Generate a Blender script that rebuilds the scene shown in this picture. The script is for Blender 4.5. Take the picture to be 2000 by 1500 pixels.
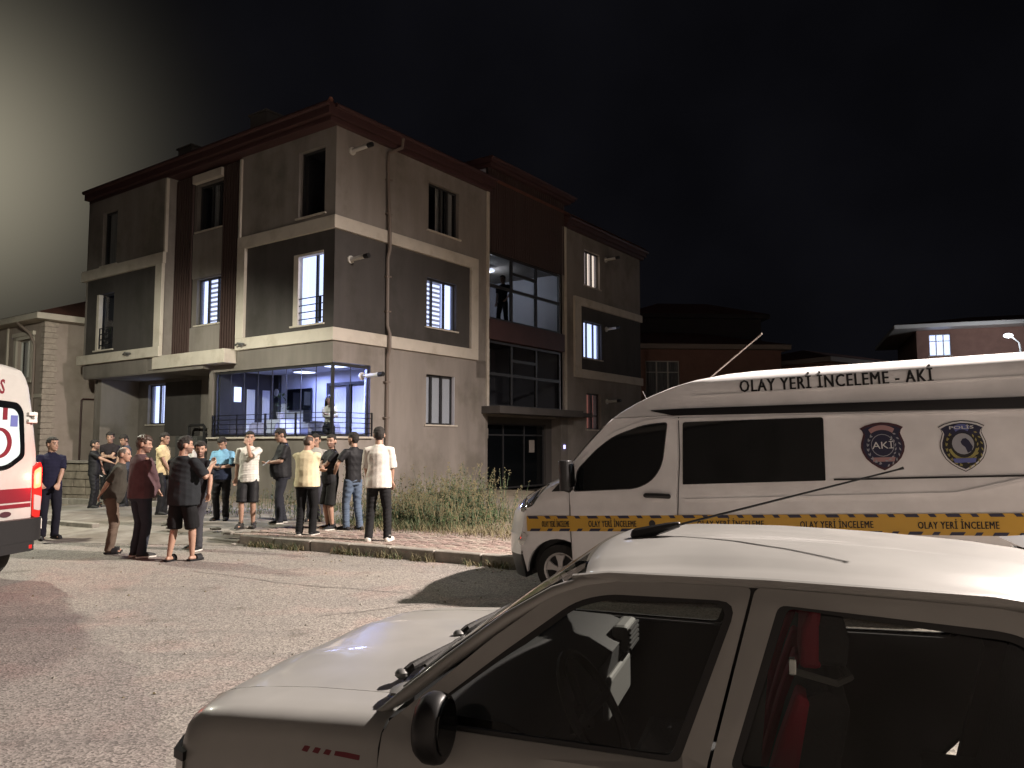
import bpy, bmesh, math, random
import numpy as np
from mathutils import Vector, Matrix, noise, geometry
random.seed(7)
R = math.radians
for o in list(bpy.data.objects): bpy.data.objects.remove(o)
SC = bpy.context.scene
COL = SC.collection
# ------------------------------------------------------------------ camera, sky, lamps, exposure
PITCH = R(4.37); FPX = 1505.0
cd = bpy.data.cameras.new('camera'); cam = bpy.data.objects.new('camera', cd); COL.objects.link(cam)
cd.sensor_width = 36; cd.lens = 36*FPX/2000; cd.clip_start = .05; cd.clip_end = 2000
cam.location = (0, 0, 1.7); cam.rotation_euler = (R(90)+PITCH, 0, 0)
SC.camera = cam
W = bpy.data.worlds.new('World'); SC.world = W; W.use_nodes = True
nt = W.node_tree
bg = nt.nodes['Background']
sky = nt.nodes.new('ShaderNodeTexSky'); sky.sky_type = 'NISHITA'; sky.sun_disc = False
sky.sun_elevation = R(-9); sky.sun_rotation = R(200)
mx = nt.nodes.new('ShaderNodeMixRGB'); mx.blend_type = 'ADD'; mx.inputs[0].default_value = 1
mx.inputs[2].default_value = (.058, .058, .078, 1)          # town glow on the night sky
nt.links.new(sky.outputs[0], mx.inputs[1]); nt.links.new(mx.outputs[0], bg.inputs[0])
bg.inputs[1].default_value = .05
tcw = nt.nodes.new('ShaderNodeTexCoord'); dt = nt.nodes.new('ShaderNodeVectorMath'); dt.operation = 'DOT_PRODUCT'; dt.inputs[1].default_value = (-.590, .755, .285)
nt.links.new(tcw.outputs['Generated'], dt.inputs[0])
cl = nt.nodes.new('ShaderNodeMath'); cl.operation = 'MAXIMUM'; cl.inputs[1].default_value = 0; nt.links.new(dt.outputs['Value'], cl.inputs[0])
pw = nt.nodes.new('ShaderNodeMath'); pw.operation = 'POWER'; pw.inputs[1].default_value = 105; nt.links.new(cl.outputs[0], pw.inputs[0])
nz = nt.nodes.new('ShaderNodeTexNoise'); nz.inputs['Scale'].default_value = 3; nz.inputs['Detail'].default_value = 4; nt.links.new(tcw.outputs['Generated'], nz.inputs['Vector'])
nr = nt.nodes.new('ShaderNodeMapRange'); nr.inputs[1].default_value = .35; nr.inputs[2].default_value = .7; nr.inputs[3].default_value = .75; nr.inputs[4].default_value = 1.5; nt.links.new(nz.outputs['Fac'], nr.inputs[0])
gl_ = nt.nodes.new('ShaderNodeMixRGB'); gl_.blend_type = 'MIX'; gl_.inputs[1].default_value = (0, 0, 0, 1); gl_.inputs[2].default_value = (6.3, 5.7, 4.2, 1); nt.links.new(pw.outputs[0], gl_.inputs[0])  # left-hand lamp glare put into the sky as a soft glow
cm = nt.nodes.new('ShaderNodeMixRGB'); cm.blend_type = 'MULTIPLY'; cm.inputs[0].default_value = 1; nt.links.new(mx.outputs[0], cm.inputs[1]); nt.links.new(nr.outputs[0], cm.inputs[2])
ad = nt.nodes.new('ShaderNodeMixRGB'); ad.blend_type = 'ADD'; ad.inputs[0].default_value = 1; nt.links.new(cm.outputs[0], ad.inputs[1]); nt.links.new(gl_.outputs[0], ad.inputs[2]); nt.links.new(ad.outputs[0], bg.inputs[0])
def lamp(name, kind, loc, power, color, size=.2, target=None, **kw):
    l = bpy.data.lights.new(name, kind); l.energy = power; l.color = color
    if kind == 'AREA':
        l.size = size
    else:
        l.shadow_soft_size = size
    for k, v in kw.items(): setattr(l, k, v)
    o = bpy.data.objects.new(name, l); COL.objects.link(o); o.location = loc
    if target is not None:
        o.rotation_euler = (Vector(target)-Vector(loc)).to_track_quat('-Z', 'Y').to_euler()
    return o
WARM = (1.0, .872, .785); PALE = (1.0, .98, .80)
MAIN = (9.4, 8.7, 9.2); LEFTL = (-10.3, 14.6, 6.6); BACKL = (12.0, -9.0, 8.2)
lamp('street_light_beam', 'SPOT', MAIN, 30500, WARM, .16, target=(4.9, 8.5, 0), spot_size=R(150), spot_blend=.8)
lamp('street_light_beam', 'SPOT', LEFTL, 3000, PALE, .12, target=(-11.6, 15.6, 0), spot_size=R(175), spot_blend=.3)
lamp('street_light_beam', 'SPOT', BACKL, 1350, WARM, .08, target=(10, -5, 0), spot_size=R(165), spot_blend=.3)
SC.view_settings.view_transform = 'Standard'; SC.view_settings.look = 'None'
SC.view_settings.exposure = 0; SC.view_settings.gamma = 1
SC.render.engine = 'CYCLES'
SC.cycles.use_denoising = True; SC.cycles.max_bounces = 8; SC.cycles.transparent_max_bounces = 16
SC.cycles.diffuse_bounces = 3; SC.cycles.glossy_bounces = 3; SC.cycles.volume_bounces = 0
SC.cycles.caustics_reflective = False; SC.cycles.caustics_refractive = False
SC.cycles.sample_clamp_indirect = 3

# ------------------------------------------------------------------ helpers
def tag(o, label=None, cat=None, group=None, kind=None):
    if label: o['label'] = label
    if cat: o['category'] = cat
    if group: o['group'] = group
    if kind: o['kind'] = kind
    return o
def empty(name, loc, rz=0, label=None, cat=None, group=None):
    o = bpy.data.objects.new(name, None); COL.objects.link(o); o.empty_display_size = .2
    o.location = loc; o.rotation_euler = (0, 0, rz)
    return tag(o, label, cat, group)
class MB:
    """collects shapes and links them as one mesh object"""
    def __init__(s): s.v = []; s.f = []; s.m = []; s.cur = 0
    def mat(s, i): s.cur = i; return s
    def face(s, pts, mi=None):
        n = len(s.v); s.v += [tuple(p) for p in pts]; s.f.append(list(range(n, n+len(pts)))); s.m.append(s.cur if mi is None else mi)
    def add(s, vs, fs, mi=None):
        n = len(s.v); s.v += [tuple(p) for p in vs]
        for f in fs: s.f.append([n+i for i in f]); s.m.append(s.cur if mi is None else mi)
    def box(s, x0, x1, y0, y1, z0, z1, mi=None):
        if x0 > x1: x0, x1 = x1, x0
        if y0 > y1: y0, y1 = y1, y0
        if z0 > z1: z0, z1 = z1, z0
        s.add([(x0,y0,z0),(x1,y0,z0),(x1,y1,z0),(x0,y1,z0),(x0,y0,z1),(x1,y0,z1),(x1,y1,z1),(x0,y1,z1)],
              [(0,3,2,1),(4,5,6,7),(0,1,5,4),(1,2,6,5),(2,3,7,6),(3,0,4,7)], mi)
    def loft(s, rings, cap=True, closed=True, mi=None):
        n = len(rings[0]); vs = [p for r in rings for p in r]; fs = []
        for i in range(len(rings)-1):
            for j in range(n if closed else n-1):
                k = (j+1) % n
                fs.append((i*n+j, i*n+k, (i+1)*n+k, (i+1)*n+j))
        if cap:
            fs.append(tuple(reversed(range(n)))); fs.append(tuple(range((len(rings)-1)*n, len(rings)*n)))
        s.add(vs, fs, mi)
    def tube(s, path, r, n=8, cap=True, mi=None, round_=False):
        path = [Vector(p) for p in path]; rs = r if isinstance(r, (list, tuple)) else [r]*len(path)
        if round_:
            a = (path[0]-path[1]).normalized(); b = (path[-1]-path[-2]).normalized()
            path = [path[0]+a*rs[0]*.92, path[0]+a*rs[0]*.6]+path+[path[-1]+b*rs[-1]*.6, path[-1]+b*rs[-1]*.92]
            rs = [rs[0]*.35, rs[0]*.8]+list(rs)+[rs[-1]*.8, rs[-1]*.35]
        rings = []; pd = None
        for i, p in enumerate(path):
            d = (path[min(i+1, len(path)-1)]-path[max(i-1, 0)]).normalized()
            if pd is None:
                up = Vector((0,0,1)) if abs(d.z) < .9 else Vector((1,0,0))
                a = d.cross(up).normalized(); b = a.cross(d).normalized()
            else:
                q = pd.rotation_difference(d); a = q @ a; b = q @ b
            pd = d
            rings.append([p+(a*math.cos(2*math.pi*j/n)+b*math.sin(2*math.pi*j/n))*rs[i] for j in range(n)])
        s.loft(rings, cap, True, mi)
    def ball(s, c, r, n=10, mi=None):
        c = Vector(c); r = r if isinstance(r, (list, tuple)) else (r, r, r)
        rings = []
        m = max(4, n//2)
        for i in range(m+1):
            t = math.pi*(i+.04*(i == 0)-.04*(i == m))/m
            t = min(max(t, .08), math.pi-.08)
            rings.append([c+Vector((r[0]*math.sin(t)*math.cos(2*math.pi*j/n), r[1]*math.sin(t)*math.sin(2*math.pi*j/n), -r[2]*math.cos(t))) for j in range(n)])
        s.loft(rings, True, True, mi)
    def prism(s, poly, d0, d1, fn, mi=None):
        """polygon of (a, b) extruded from d0 to d1, placed by fn(a, b, d)"""
        n = len(poly)
        vs = [fn(a, b, d0) for a, b in poly]+[fn(a, b, d1) for a, b in poly]
        fs = [tuple(range(n)), tuple(reversed(range(n, 2*n)))]+[(i, n+i, n+(i+1) % n, (i+1) % n) for i in range(n)]
        s.add(vs, fs, mi)
    def build(s, name, mats, parent=None, smooth=False, bevel=0, angle=40, kind=None, recalc=True, subs=0):
        me = bpy.data.meshes.new(name); me.from_pydata([tuple(v) for v in s.v], [], s.f)
        mats = mats if isinstance(mats, (list, tuple)) else [mats]
        for m in mats: me.materials.append(m)
        if len(mats) > 1: me.polygons.foreach_set('material_index', s.m)
        if recalc:
            bm = bmesh.new(); bm.from_mesh(me); bmesh.ops.recalc_face_normals(bm, faces=bm.faces); bm.to_mesh(me); bm.free()
        if smooth:
            me.polygons.foreach_set('use_smooth', [True]*len(me.polygons))
            if angle < 180: me.set_sharp_from_angle(angle=R(angle))
        o = bpy.data.objects.new(name, me); COL.objects.link(o)
        if parent: o.parent = parent
        if subs:
            m = o.modifiers.new('s', 'SUBSURF'); m.levels = m.render_levels = subs
        if bevel:
            m = o.modifiers.new('b', 'BEVEL'); m.width = bevel; m.segments = 2; m.limit_method = 'ANGLE'; m.angle_limit = R(35)
        if kind: o['kind'] = kind
        return o
def mat(name, col, rough=.6, metal=0, var=.0, vscale=4, bump=0, bscale=40, emit=None, estr=0, spec=.5, coat=0, col2=None, stretch=None, detail=4):
    m = bpy.data.materials.new(name); m.use_nodes = True; t = m.node_tree; b = t.nodes['Principled BSDF']
    b.inputs['Base Color'].default_value = (*col, 1); b.inputs['Roughness'].default_value = rough; b.inputs['Metallic'].default_value = metal
    b.inputs['Specular IOR Level'].default_value = spec
    if coat: b.inputs['Coat Weight'].default_value = coat; b.inputs['Coat Roughness'].default_value = .04
    co = None
    if var or bump:
        tc = t.nodes.new('ShaderNodeTexCoord'); co = tc.outputs['Object']
        if stretch:
            mp = t.nodes.new('ShaderNodeMapping'); mp.inputs['Scale'].default_value = stretch; t.links.new(co, mp.inputs[0]); co = mp.outputs[0]
    if var:
        n = t.nodes.new('ShaderNodeTexNoise'); n.inputs['Scale'].default_value = vscale; n.inputs['Detail'].default_value = detail; n.inputs['Roughness'].default_value = .6
        t.links.new(co, n.inputs['Vector'])
        rp = t.nodes.new('ShaderNodeMapRange'); rp.inputs[1].default_value = .3; rp.inputs[2].default_value = .7
        t.links.new(n.outputs['Fac'], rp.inputs[0])
        mxx = t.nodes.new('ShaderNodeMixRGB'); c2 = col2 or tuple(c*(1+var) for c in col); c1 = col if col2 else tuple(c*(1-var) for c in col)
        mxx.inputs[1].default_value = (*c1, 1); mxx.inputs[2].default_value = (*c2, 1)
        t.links.new(rp.outputs[0], mxx.inputs[0]); t.links.new(mxx.outputs[0], b.inputs['Base Color'])
    if bump:
        n2 = t.nodes.new('ShaderNodeTexNoise'); n2.inputs['Scale'].default_value = bscale; n2.inputs['Detail'].default_value = 3
        t.links.new(co, n2.inputs['Vector'])
        bp = t.nodes.new('ShaderNodeBump'); bp.inputs['Strength'].default_value = bump; bp.inputs['Distance'].default_value = .01
        t.links.new(n2.outputs['Fac'], bp.inputs['Height']); t.links.new(bp.outputs[0], b.inputs['Normal'])
    if emit:
        b.inputs['Emission Color'].default_value = (*emit, 1); b.inputs['Emission Strength'].default_value = estr
    return m
def glass_mat(name, tint=(.8, .85, .85), refl=.08, rough=.0):
    m = bpy.data.materials.new(name); m.use_nodes = True; t = m.node_tree; t.nodes.remove(t.nodes['Principled BSDF'])
    out = t.nodes['Material Output']; tr = t.nodes.new('ShaderNodeBsdfTransparent'); tr.inputs[0].default_value = (*tint, 1)
    gl = t.nodes.new('ShaderNodeBsdfGlossy'); gl.inputs['Roughness'].default_value = rough
    fr = t.nodes.new('ShaderNodeLayerWeight'); fr.inputs[0].default_value = .5
    pw5 = t.nodes.new('ShaderNodeMath'); pw5.operation = 'POWER'; pw5.inputs[1].default_value = 5
    geo = t.nodes.new('ShaderNodeNewGeometry'); inv_ = t.nodes.new('ShaderNodeMath'); inv_.operation = 'SUBTRACT'; inv_.inputs[0].default_value = 1
    mr = t.nodes.new('ShaderNodeMapRange'); mr.inputs[3].default_value = refl; mr.inputs[4].default_value = .9
    ml = t.nodes.new('ShaderNodeMath'); ml.operation = 'MULTIPLY'
    mxs = t.nodes.new('ShaderNodeMixShader')
    t.links.new(fr.outputs['Facing'], pw5.inputs[0]); t.links.new(pw5.outputs[0], mr.inputs[0]); t.links.new(geo.outputs['Backfacing'], inv_.inputs[1])
    t.links.new(mr.outputs[0], ml.inputs[0]); t.links.new(inv_.outputs[0], ml.inputs[1]); t.links.new(ml.outputs[0], mxs.inputs[0]); t.links.new(tr.outputs[0], mxs.inputs[1]); t.links.new(gl.outputs[0], mxs.inputs[2])
    t.links.new(mxs.outputs[0], out.inputs[0])
    return m
TS = bpy.data.scenes.new('workbench')                        # scratch scene for evaluating modifiers and lettering
def eval_dg():
    with bpy.context.temp_override(scene=TS, view_layer=TS.view_layers[0]): return bpy.context.evaluated_depsgraph_get()
def text_shape(s, size, bold=0.0, space=1.0):
    """lettering as (verts, faces) in the plane, starting at x=0, baseline y=0"""
    c = bpy.data.curves.new('lettering', 'FONT'); c.body = s; c.size = size; c.offset = bold; c.space_character = space; c.resolution_u = 2
    o = bpy.data.objects.new('lettering', c); TS.collection.objects.link(o)
    dg = eval_dg(); me = bpy.data.meshes.new_from_object(o.evaluated_get(dg))
    vs = [tuple(v.co[:2]) for v in me.vertices]; fs = [tuple(p.vertices) for p in me.polygons]
    bpy.data.objects.remove(o); bpy.data.curves.remove(c); bpy.data.meshes.remove(me)
    return vs, fs
def bez(p0, p1, p2, n=6):
    return [tuple((1-t)**2*a+2*t*(1-t)*b+t*t*c for a, b, c in zip(p0, p1, p2)) for t in [i/n for i in range(n+1)]]
def resample(poly, n, closed=True):
    pts = [Vector(p) for p in poly]
    if closed: pts = pts+[pts[0]]
    L = [0]
    for a, b in zip(pts, pts[1:]): L.append(L[-1]+(b-a).length)
    out = []; j = 0
    for i in range(n):
        d = L[-1]*i/(n if closed else n-1)
        while j < len(L)-2 and L[j+1] < d: j += 1
        t = (d-L[j])/max(1e-9, L[j+1]-L[j]); out.append(tuple(pts[j].lerp(pts[j+1], min(t, 1))))
    return out
def rounded(poly, r, n=4):
    """rounds the corners of a polygon; r may be one radius per corner"""
    out = []; N = len(poly)
    for i in range(N):
        p = Vector(poly[i]); a = Vector(poly[i-1]); b = Vector(poly[(i+1) % N]); ri = r[i] if isinstance(r, (list, tuple)) else r
        da = (a-p); db = (b-p); k = min(ri, da.length*.48, db.length*.48)
        out += bez(tuple(p+da.normalized()*k), tuple(p), tuple(p+db.normalized()*k), n) if ri > 0 else [tuple(p)]
    return out
# ------------------------------------------------------------------ materials
M = {}
M['asphalt'] = mat('asphalt', (.2, .185, .17), .9)
def asphalt():
    m = M['asphalt']; t = m.node_tree; b = t.nodes['Principled BSDF']; L = t.links.new; N = t.nodes.new
    tc = N('ShaderNodeTexCoord'); co = tc.outputs['Object']
    def noise_(scale, det=5, rough=.6):
        n = N('ShaderNodeTexNoise'); n.inputs['Scale'].default_value = scale; n.inputs['Detail'].default_value = det; n.inputs['Roughness'].default_value = rough
        L(co, n.inputs['Vector']); return n.outputs['Fac']
    def ramp(src, a, b_, c0, c1):
        r = N('ShaderNodeMapRange'); r.inputs[1].default_value = a; r.inputs[2].default_value = b_; r.inputs[3].default_value = c0; r.inputs[4].default_value = c1
        L(src, r.inputs[0]); return r.outputs[0]
    def mixc(f, a, b_, mode='MIX'):
        x = N('ShaderNodeMixRGB'); x.blend_type = mode
        if hasattr(f, 'links') or not isinstance(f, float): L(f, x.inputs[0])
        else: x.inputs[0].default_value = f
        for i, c in ((1, a), (2, b_)):
            if isinstance(c, tuple): x.inputs[i].default_value = (*c, 1)
            else: L(c, x.inputs[i])
        return x.outputs[0]
    vor = N('ShaderNodeTexVoronoi'); vor.inputs['Scale'].default_value = 74; L(co, vor.inputs['Vector'])
    base = mixc(ramp(noise_(.45, 4), .35, .65, 0, 1), (.205, .186, .168), (.163, .149, .139))
    base = mixc(ramp(noise_(1.1, 3), .52, .72, 0, .5), base, (.235, .165, .15))
    # stone chips
    hs = N('ShaderNodeSeparateColor'); L(vor.outputs['Color'], hs.inputs[0])
    base = mixc(ramp(hs.outputs[0], 0, 1, .0, 1), mixc(1.0, base, (.45, .44, .43), 'MULTIPLY'), mixc(1.0, base, (1.62, 1.62, 1.6), 'MULTIPLY'))
    # long dark tyre rubs along the street
    mp = N('ShaderNodeMapping'); mp.inputs['Rotation'].default_value = (0, 0, R(24)); mp.inputs['Scale'].default_value = (.12, 1.6, 1); L(co, mp.inputs[0])
    n2 = N('ShaderNodeTexNoise'); n2.inputs['Scale'].default_value = 1.6; n2.inputs['Detail'].default_value = 5; L(mp.outputs[0], n2.inputs['Vector'])
    base = mixc(ramp(n2.outputs['Fac'], .55, .75, 0, .45), base, (.10, .092, .088))
    L(base, b.inputs['Base Color'])
    bp = N('ShaderNodeBump'); bp.inputs['Strength'].default_value = .45; bp.inputs['Distance'].default_value = .005
    L(vor.outputs['Distance'], bp.inputs['Height']); L(bp.outputs[0], b.inputs['Normal'])
asphalt()
M['shaded_asphalt'] = M['asphalt'].copy(); M['shaded_asphalt'].name = 'shaded_asphalt'
def darker(m, f):
    t = m.node_tree; b = t.nodes['Principled BSDF']; src = b.inputs['Base Color'].links[0].from_socket
    x = t.nodes.new('ShaderNodeMixRGB'); x.blend_type = 'MULTIPLY'; x.inputs[0].default_value = 1; x.inputs[2].default_value = (*f, 1)
    t.links.new(src, x.inputs[1]); t.links.new(x.outputs[0], b.inputs['Base Color'])
darker(M['shaded_asphalt'], (.87, .84, .86))  # asphalt copy darkened to carry the painted shade
M['dirt'] = mat('dirt', (.13, .105, .075), .95, var=1, col2=(.22, .18, .13), vscale=2.5, bump=.6, bscale=14)
M['concrete'] = mat('concrete', (.165, .148, .128), .9, var=1, col2=(.25, .228, .20), vscale=3, bump=.3, bscale=50)
M['kerb'] = mat('kerb_stone', (.17, .155, .135), .9, var=1, col2=(.27, .25, .22), vscale=5, bump=.4, bscale=60)
M['paver_a'] = mat('paver_red', (.25, .185, .16), .9, var=.25, vscale=9, bump=.4, bscale=70)
M['paver_b'] = mat('paver_grey', (.27, .225, .19), .9, var=.25, vscale=9, bump=.4, bscale=70)
M['joint'] = mat('joint_sand', (.09, .075, .06), .95, var=.3)
M['crack'] = mat('tar_crack', (.115, .105, .098), .9)
M['plaster'] = mat('plaster_beige', (.275, .245, .222), .9, var=.16, vscale=1.3, stretch=(1.3, 1.3, .28), bump=.25, bscale=60)
M['plaster_dark'] = mat('plaster_charcoal', (.070, .063, .060), .85, var=.16, vscale=1.3, stretch=(1.3, 1.3, .28), bump=.2, bscale=60)
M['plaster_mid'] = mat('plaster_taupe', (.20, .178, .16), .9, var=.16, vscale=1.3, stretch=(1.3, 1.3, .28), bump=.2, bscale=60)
M['trim'] = mat('trim_cream', (.62, .565, .49), .75, var=.06, vscale=2, bump=.1, bscale=60)
M['slat'] = mat('brown_slat', (.078, .048, .043), .6, var=.15, vscale=3, stretch=(6, 6, .6))
M['slat_gap'] = mat('slat_backing', (.028, .02, .018), .8)
M['fascia'] = mat('red_brown_fascia', (.072, .034, .033), .55, var=.12, vscale=2)
M['roof'] = mat('roof_tile_red', (.17, .07, .05), .8, var=.25, vscale=6, bump=.4, bscale=20)
M['frame_dark'] = mat('window_frame_charcoal', (.035, .034, .036), .4)
M['frame_white'] = mat('window_frame_white', (.62, .60, .56), .45)
M['glass'] = glass_mat('window_glass', (.90, .92, .93), .05)
M['glass_room'] = glass_mat('balcony_glass', (.88, .91, .95), .025)
M['glass_dark'] = mat('dark_glass', (.004, .005, .006), .03, spec=.3)
M['stair_glass'] = glass_mat('stair_glass', (.62, .63, .64), .04)
M['dark_room'] = mat('dark_room', (.025, .022, .022), .9)
M['curtain'] = mat('grey_curtain', (.34, .32, .31), .9, var=.25, vscale=3, stretch=(14, 14, .3))
M['curtain_lit'] = mat('lit_curtain', (.7, .7, .75), .9, emit=(.56, .64, 1.0), estr=1.9)
M['blind_lit'] = mat('lit_blind', (.7, .7, .75), .9, emit=(.62, .68, 1.0), estr=1.9)
M['blind_dark'] = mat('blind_band', (.4, .4, .46), .9, emit=(.40, .44, .72), estr=.42)
M['warm_lit'] = mat('warm_lit_curtain', (.7, .65, .6), .9, emit=(1.0, .80, .66), estr=1.2)
M['red_lit'] = mat('red_lit_curtain', (.5, .2, .18), .9, emit=(1.0, .40, .32), estr=.16)
M['pipe'] = mat('downpipe', (.20, .16, .135), .5)
M['flue'] = mat('flue_white', (.62, .60, .56), .4)
M['black'] = mat('black_plastic', (.015, .015, .016), .45)
M['rail'] = mat('black_rail', (.012, .012, .016), .4)
M['metal'] = mat('grey_metal', (.16, .16, .155), .5, .3, var=.15)
M['steel'] = mat('steel', (.5, .5, .5), .25, 1)
M['room_wall'] = mat('room_wall', (.62, .62, .68), .8)
M['room_floor'] = mat('room_floor', (.35, .34, .36), .5)
M['white_cloth'] = mat('white_cloth', (.75, .74, .76), .9, bump=.3, bscale=12)
M['lamp_panel'] = mat('lamp_panel', (.9, .9, .9), .5, emit=(.72, .78, 1.0), estr=3.0)
M['brick'] = mat('quoin_brick', (.42, .36, .31), .9, var=.2, vscale=8, bump=.4, bscale=50)
M['neigh'] = mat('neighbour_plaster', (.42, .35, .31), .9, var=.08, vscale=1.2, bump=.2, bscale=50)
M['neigh_dark'] = mat('rust_brown_plaster', (.27, .15, .115), .9, var=.12, vscale=2, bump=.2, bscale=50)
M['leaf'] = mat('weed_green', (.050, .078, .026), .7, var=.4, vscale=3)
M['leaf_dry'] = mat('weed_dry', (.15, .125, .066), .8, var=.35, vscale=3)
M['leaf_dark'] = mat('weed_dark', (.035, .055, .022), .7, var=.4, vscale=3)
M['bark'] = mat('stem', (.12, .09, .06), .9)
M['lamp_glow'] = mat('lamp_glow', (1, 1, 1), .5, emit=(1, .95, .8), estr=60)
M['cool_glow'] = mat('cool_glow', (1, 1, 1), .5, emit=(.85, .9, 1), estr=12)
M['blue_led'] = mat('blue_led', (.2, .2, .6), .5, emit=(.45, .42, 1), estr=3.5)

def blotch(m, scale, lo, hi, col):
    """old damp patches and repairs: a multiply with a large, ragged noise"""
    t = m.node_tree; b = t.nodes['Principled BSDF']; src = b.inputs['Base Color'].links[0].from_socket
    tc = t.nodes.new('ShaderNodeTexCoord'); n = t.nodes.new('ShaderNodeTexNoise'); n.inputs['Scale'].default_value = scale; n.inputs['Detail'].default_value = 7; n.inputs['Roughness'].default_value = .62
    r = t.nodes.new('ShaderNodeMapRange'); r.inputs[1].default_value = lo; r.inputs[2].default_value = hi
    x = t.nodes.new('ShaderNodeMixRGB'); x.blend_type = 'MULTIPLY'; x.inputs[2].default_value = (*col, 1)
    t.links.new(tc.outputs['Object'], n.inputs['Vector']); t.links.new(n.outputs['Fac'], r.inputs[0]); t.links.new(r.outputs[0], x.inputs[0]); t.links.new(src, x.inputs[1]); t.links.new(x.outputs[0], b.inputs['Base Color'])
for k_ in ('plaster', 'plaster_mid', 'plaster_dark', 'neigh'): blotch(M[k_], .55, .50, .66, (.72, .72, .68))
blotch(M['trim'], 1.4, .52, .7, (.80, .78, .74)); blotch(M['concrete'], .9, .45, .6, (.62, .58, .54)); blotch(M['asphalt'], 1.9, .60, .68, (.70, .68, .66))
# ------------------------------------------------------------------ street frame: kerb line
KD = Vector((-math.cos(R(28)), math.sin(R(28)), 0)); KN = Vector((math.sin(R(28)), math.cos(R(28)), 0)); K0 = Vector((0, 10.62, 0))
KANG = math.atan2(KD.y, KD.x)
def K(t, n, z=0):            # t to the left along the kerb, n from the kerb towards the houses
    return K0+KD*t+KN*n+Vector((0, 0, z))
def slope(x, y):              # the road rises gently to the right of the van's front wheel
    p = Vector((x, y, 0))-Vector((.45, 8.68, 0)); s = -(p.dot(Vector((-.928, .371, 0))))
    return max(0, s-.1)*.04 if s < 12 else .04*11.9
g = MB(); g.face([(-600,-600,-.06),(600,-600,-.06),(600,600,-.06),(-600,600,-.06)])
tag(g.build('ground', M['dirt']), kind='structure')
rd = MB()
for i in range(-40, 31):
    for j in range(-12, 6):
        q = []
        for a, b in ((i, j), (i+1, j), (i+1, j+1), (i, j+1)):
            n_ = b*1.9-9.4 if b < 5 else .12
            p = K(-a*1.5, n_ if b < 5 else .10); q.append((p.x, p.y, slope(p.x, p.y)))
        rd.face(q)
road = tag(rd.build('road', M['asphalt'], smooth=True), kind='structure')
def on_road(p, z=0): return Vector((p[0], p[1], slope(p[0], p[1])+z))
# road shade painted as darker asphalt on the near side, and road cracks
def strip(pts, w, z, m, name, parent):
    b = MB()
    for k, (p, q) in enumerate(zip(pts, pts[1:])):
        p = Vector(p); q = Vector(q); d = (q-p).normalized(); n = Vector((-d.y, d.x, 0))
        w0 = w*(.5+.8*noise.noise(p*3.1)**2+.3); w1 = w*(.5+.8*noise.noise(q*3.1)**2+.3)
        b.face([on_road(p-n*w0, z), on_road(q-n*w1, z), on_road(q+n*w1, z), on_road(p+n*w0, z)])
    return b.build(name, m, parent)
def jag(pts, step=.12, amp=.03):
    out = []
    for a, b in zip(pts, pts[1:]):
        a = Vector((*a, 0)); b = Vector((*b, 0)); n = max(2, int((b-a).length/step)); d = (b-a).normalized(); s = Vector((-d.y, d.x, 0))
        for i in range(n):
            p = a.lerp(b, i/n); out.append(p+s*(noise.noise(p*2.3)*amp*2+noise.noise(p*9)*amp))
    out.append(Vector((*pts[-1], 0))); return out
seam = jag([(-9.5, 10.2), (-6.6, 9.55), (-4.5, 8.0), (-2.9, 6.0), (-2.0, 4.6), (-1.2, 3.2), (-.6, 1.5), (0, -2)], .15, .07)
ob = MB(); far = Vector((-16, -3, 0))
for p, q in zip(seam, seam[1:]):  # seam points serve as the edge of the painted shade
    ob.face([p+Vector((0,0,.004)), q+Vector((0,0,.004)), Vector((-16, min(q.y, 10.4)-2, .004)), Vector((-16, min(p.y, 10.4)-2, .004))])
ob.build('shade_patch', M['shaded_asphalt'], road)
for pts, w in (([(-9, 9.0), (-6.6, 8.0), (-5.4, 7.1)], .007), ([(-1.9, 7.7), (-.9, 8.35), (-.2, 8.8)], .008), ([(-4.2, 10.4), (-2.6, 9.4), (-1.2, 8.9)], .009)):
    strip(jag(pts), w, .008, M['crack'], 'crack', road)

# ------------------------------------------------------------------ sidewalk, kerb stones, pavers
sw = MB()
sw_w = 2.3
for i in range(-6, 40):
    a, b = K(-i*.8, .15), K(-(i+1)*.8, .15); c, d = K(-(i+1)*.8, sw_w), K(-i*.8, sw_w)
    sw.face([p+Vector((0, 0, .118+slope(*p[:2]))) for p in (a, b, c, d)])
side = tag(sw.build('sidewalk', M['joint']), kind='structure')
kerb = tag(empty('kerb', K(0, 0)), kind='structure')
kb = bpy.data.meshes.new('kerb_stone'); bm = bmesh.new(); bmesh.ops.create_cube(bm, size=1)
for v in bm.verts: v.co = Vector((v.co.x*.985, v.co.y*.15, v.co.z*.26))
bmesh.ops.bevel(bm, geom=bm.edges[:], offset=.012, segments=1, affect='EDGES'); bm.to_mesh(kb); bm.free(); kb.materials.append(M['kerb'])
for i in range(-24, 14):
    t = i*.78+.1
    if 4.6 < t < 5.1: pass
    o = bpy.data.objects.new('kerb_stone', kb); COL.objects.link(o); o.parent = kerb
    p = K(t, .075); zz = slope(p.x, p.y)
    tl = 0.0; dz = 0
    if 4.9 < t < 9.4: dz = -.07-.02*((i*7) % 3); tl = R(((i*5) % 3-1)*1.2)
    o.location = Vector((p.x-K0.x, p.y-K0.y, zz+.03+dz+.004*((i*3) % 3))); o.rotation_euler = (tl, 0, KANG+R(((i*13) % 5-2)*.35))
    o.scale = (.775, 1, 1)
pv = {}
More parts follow.
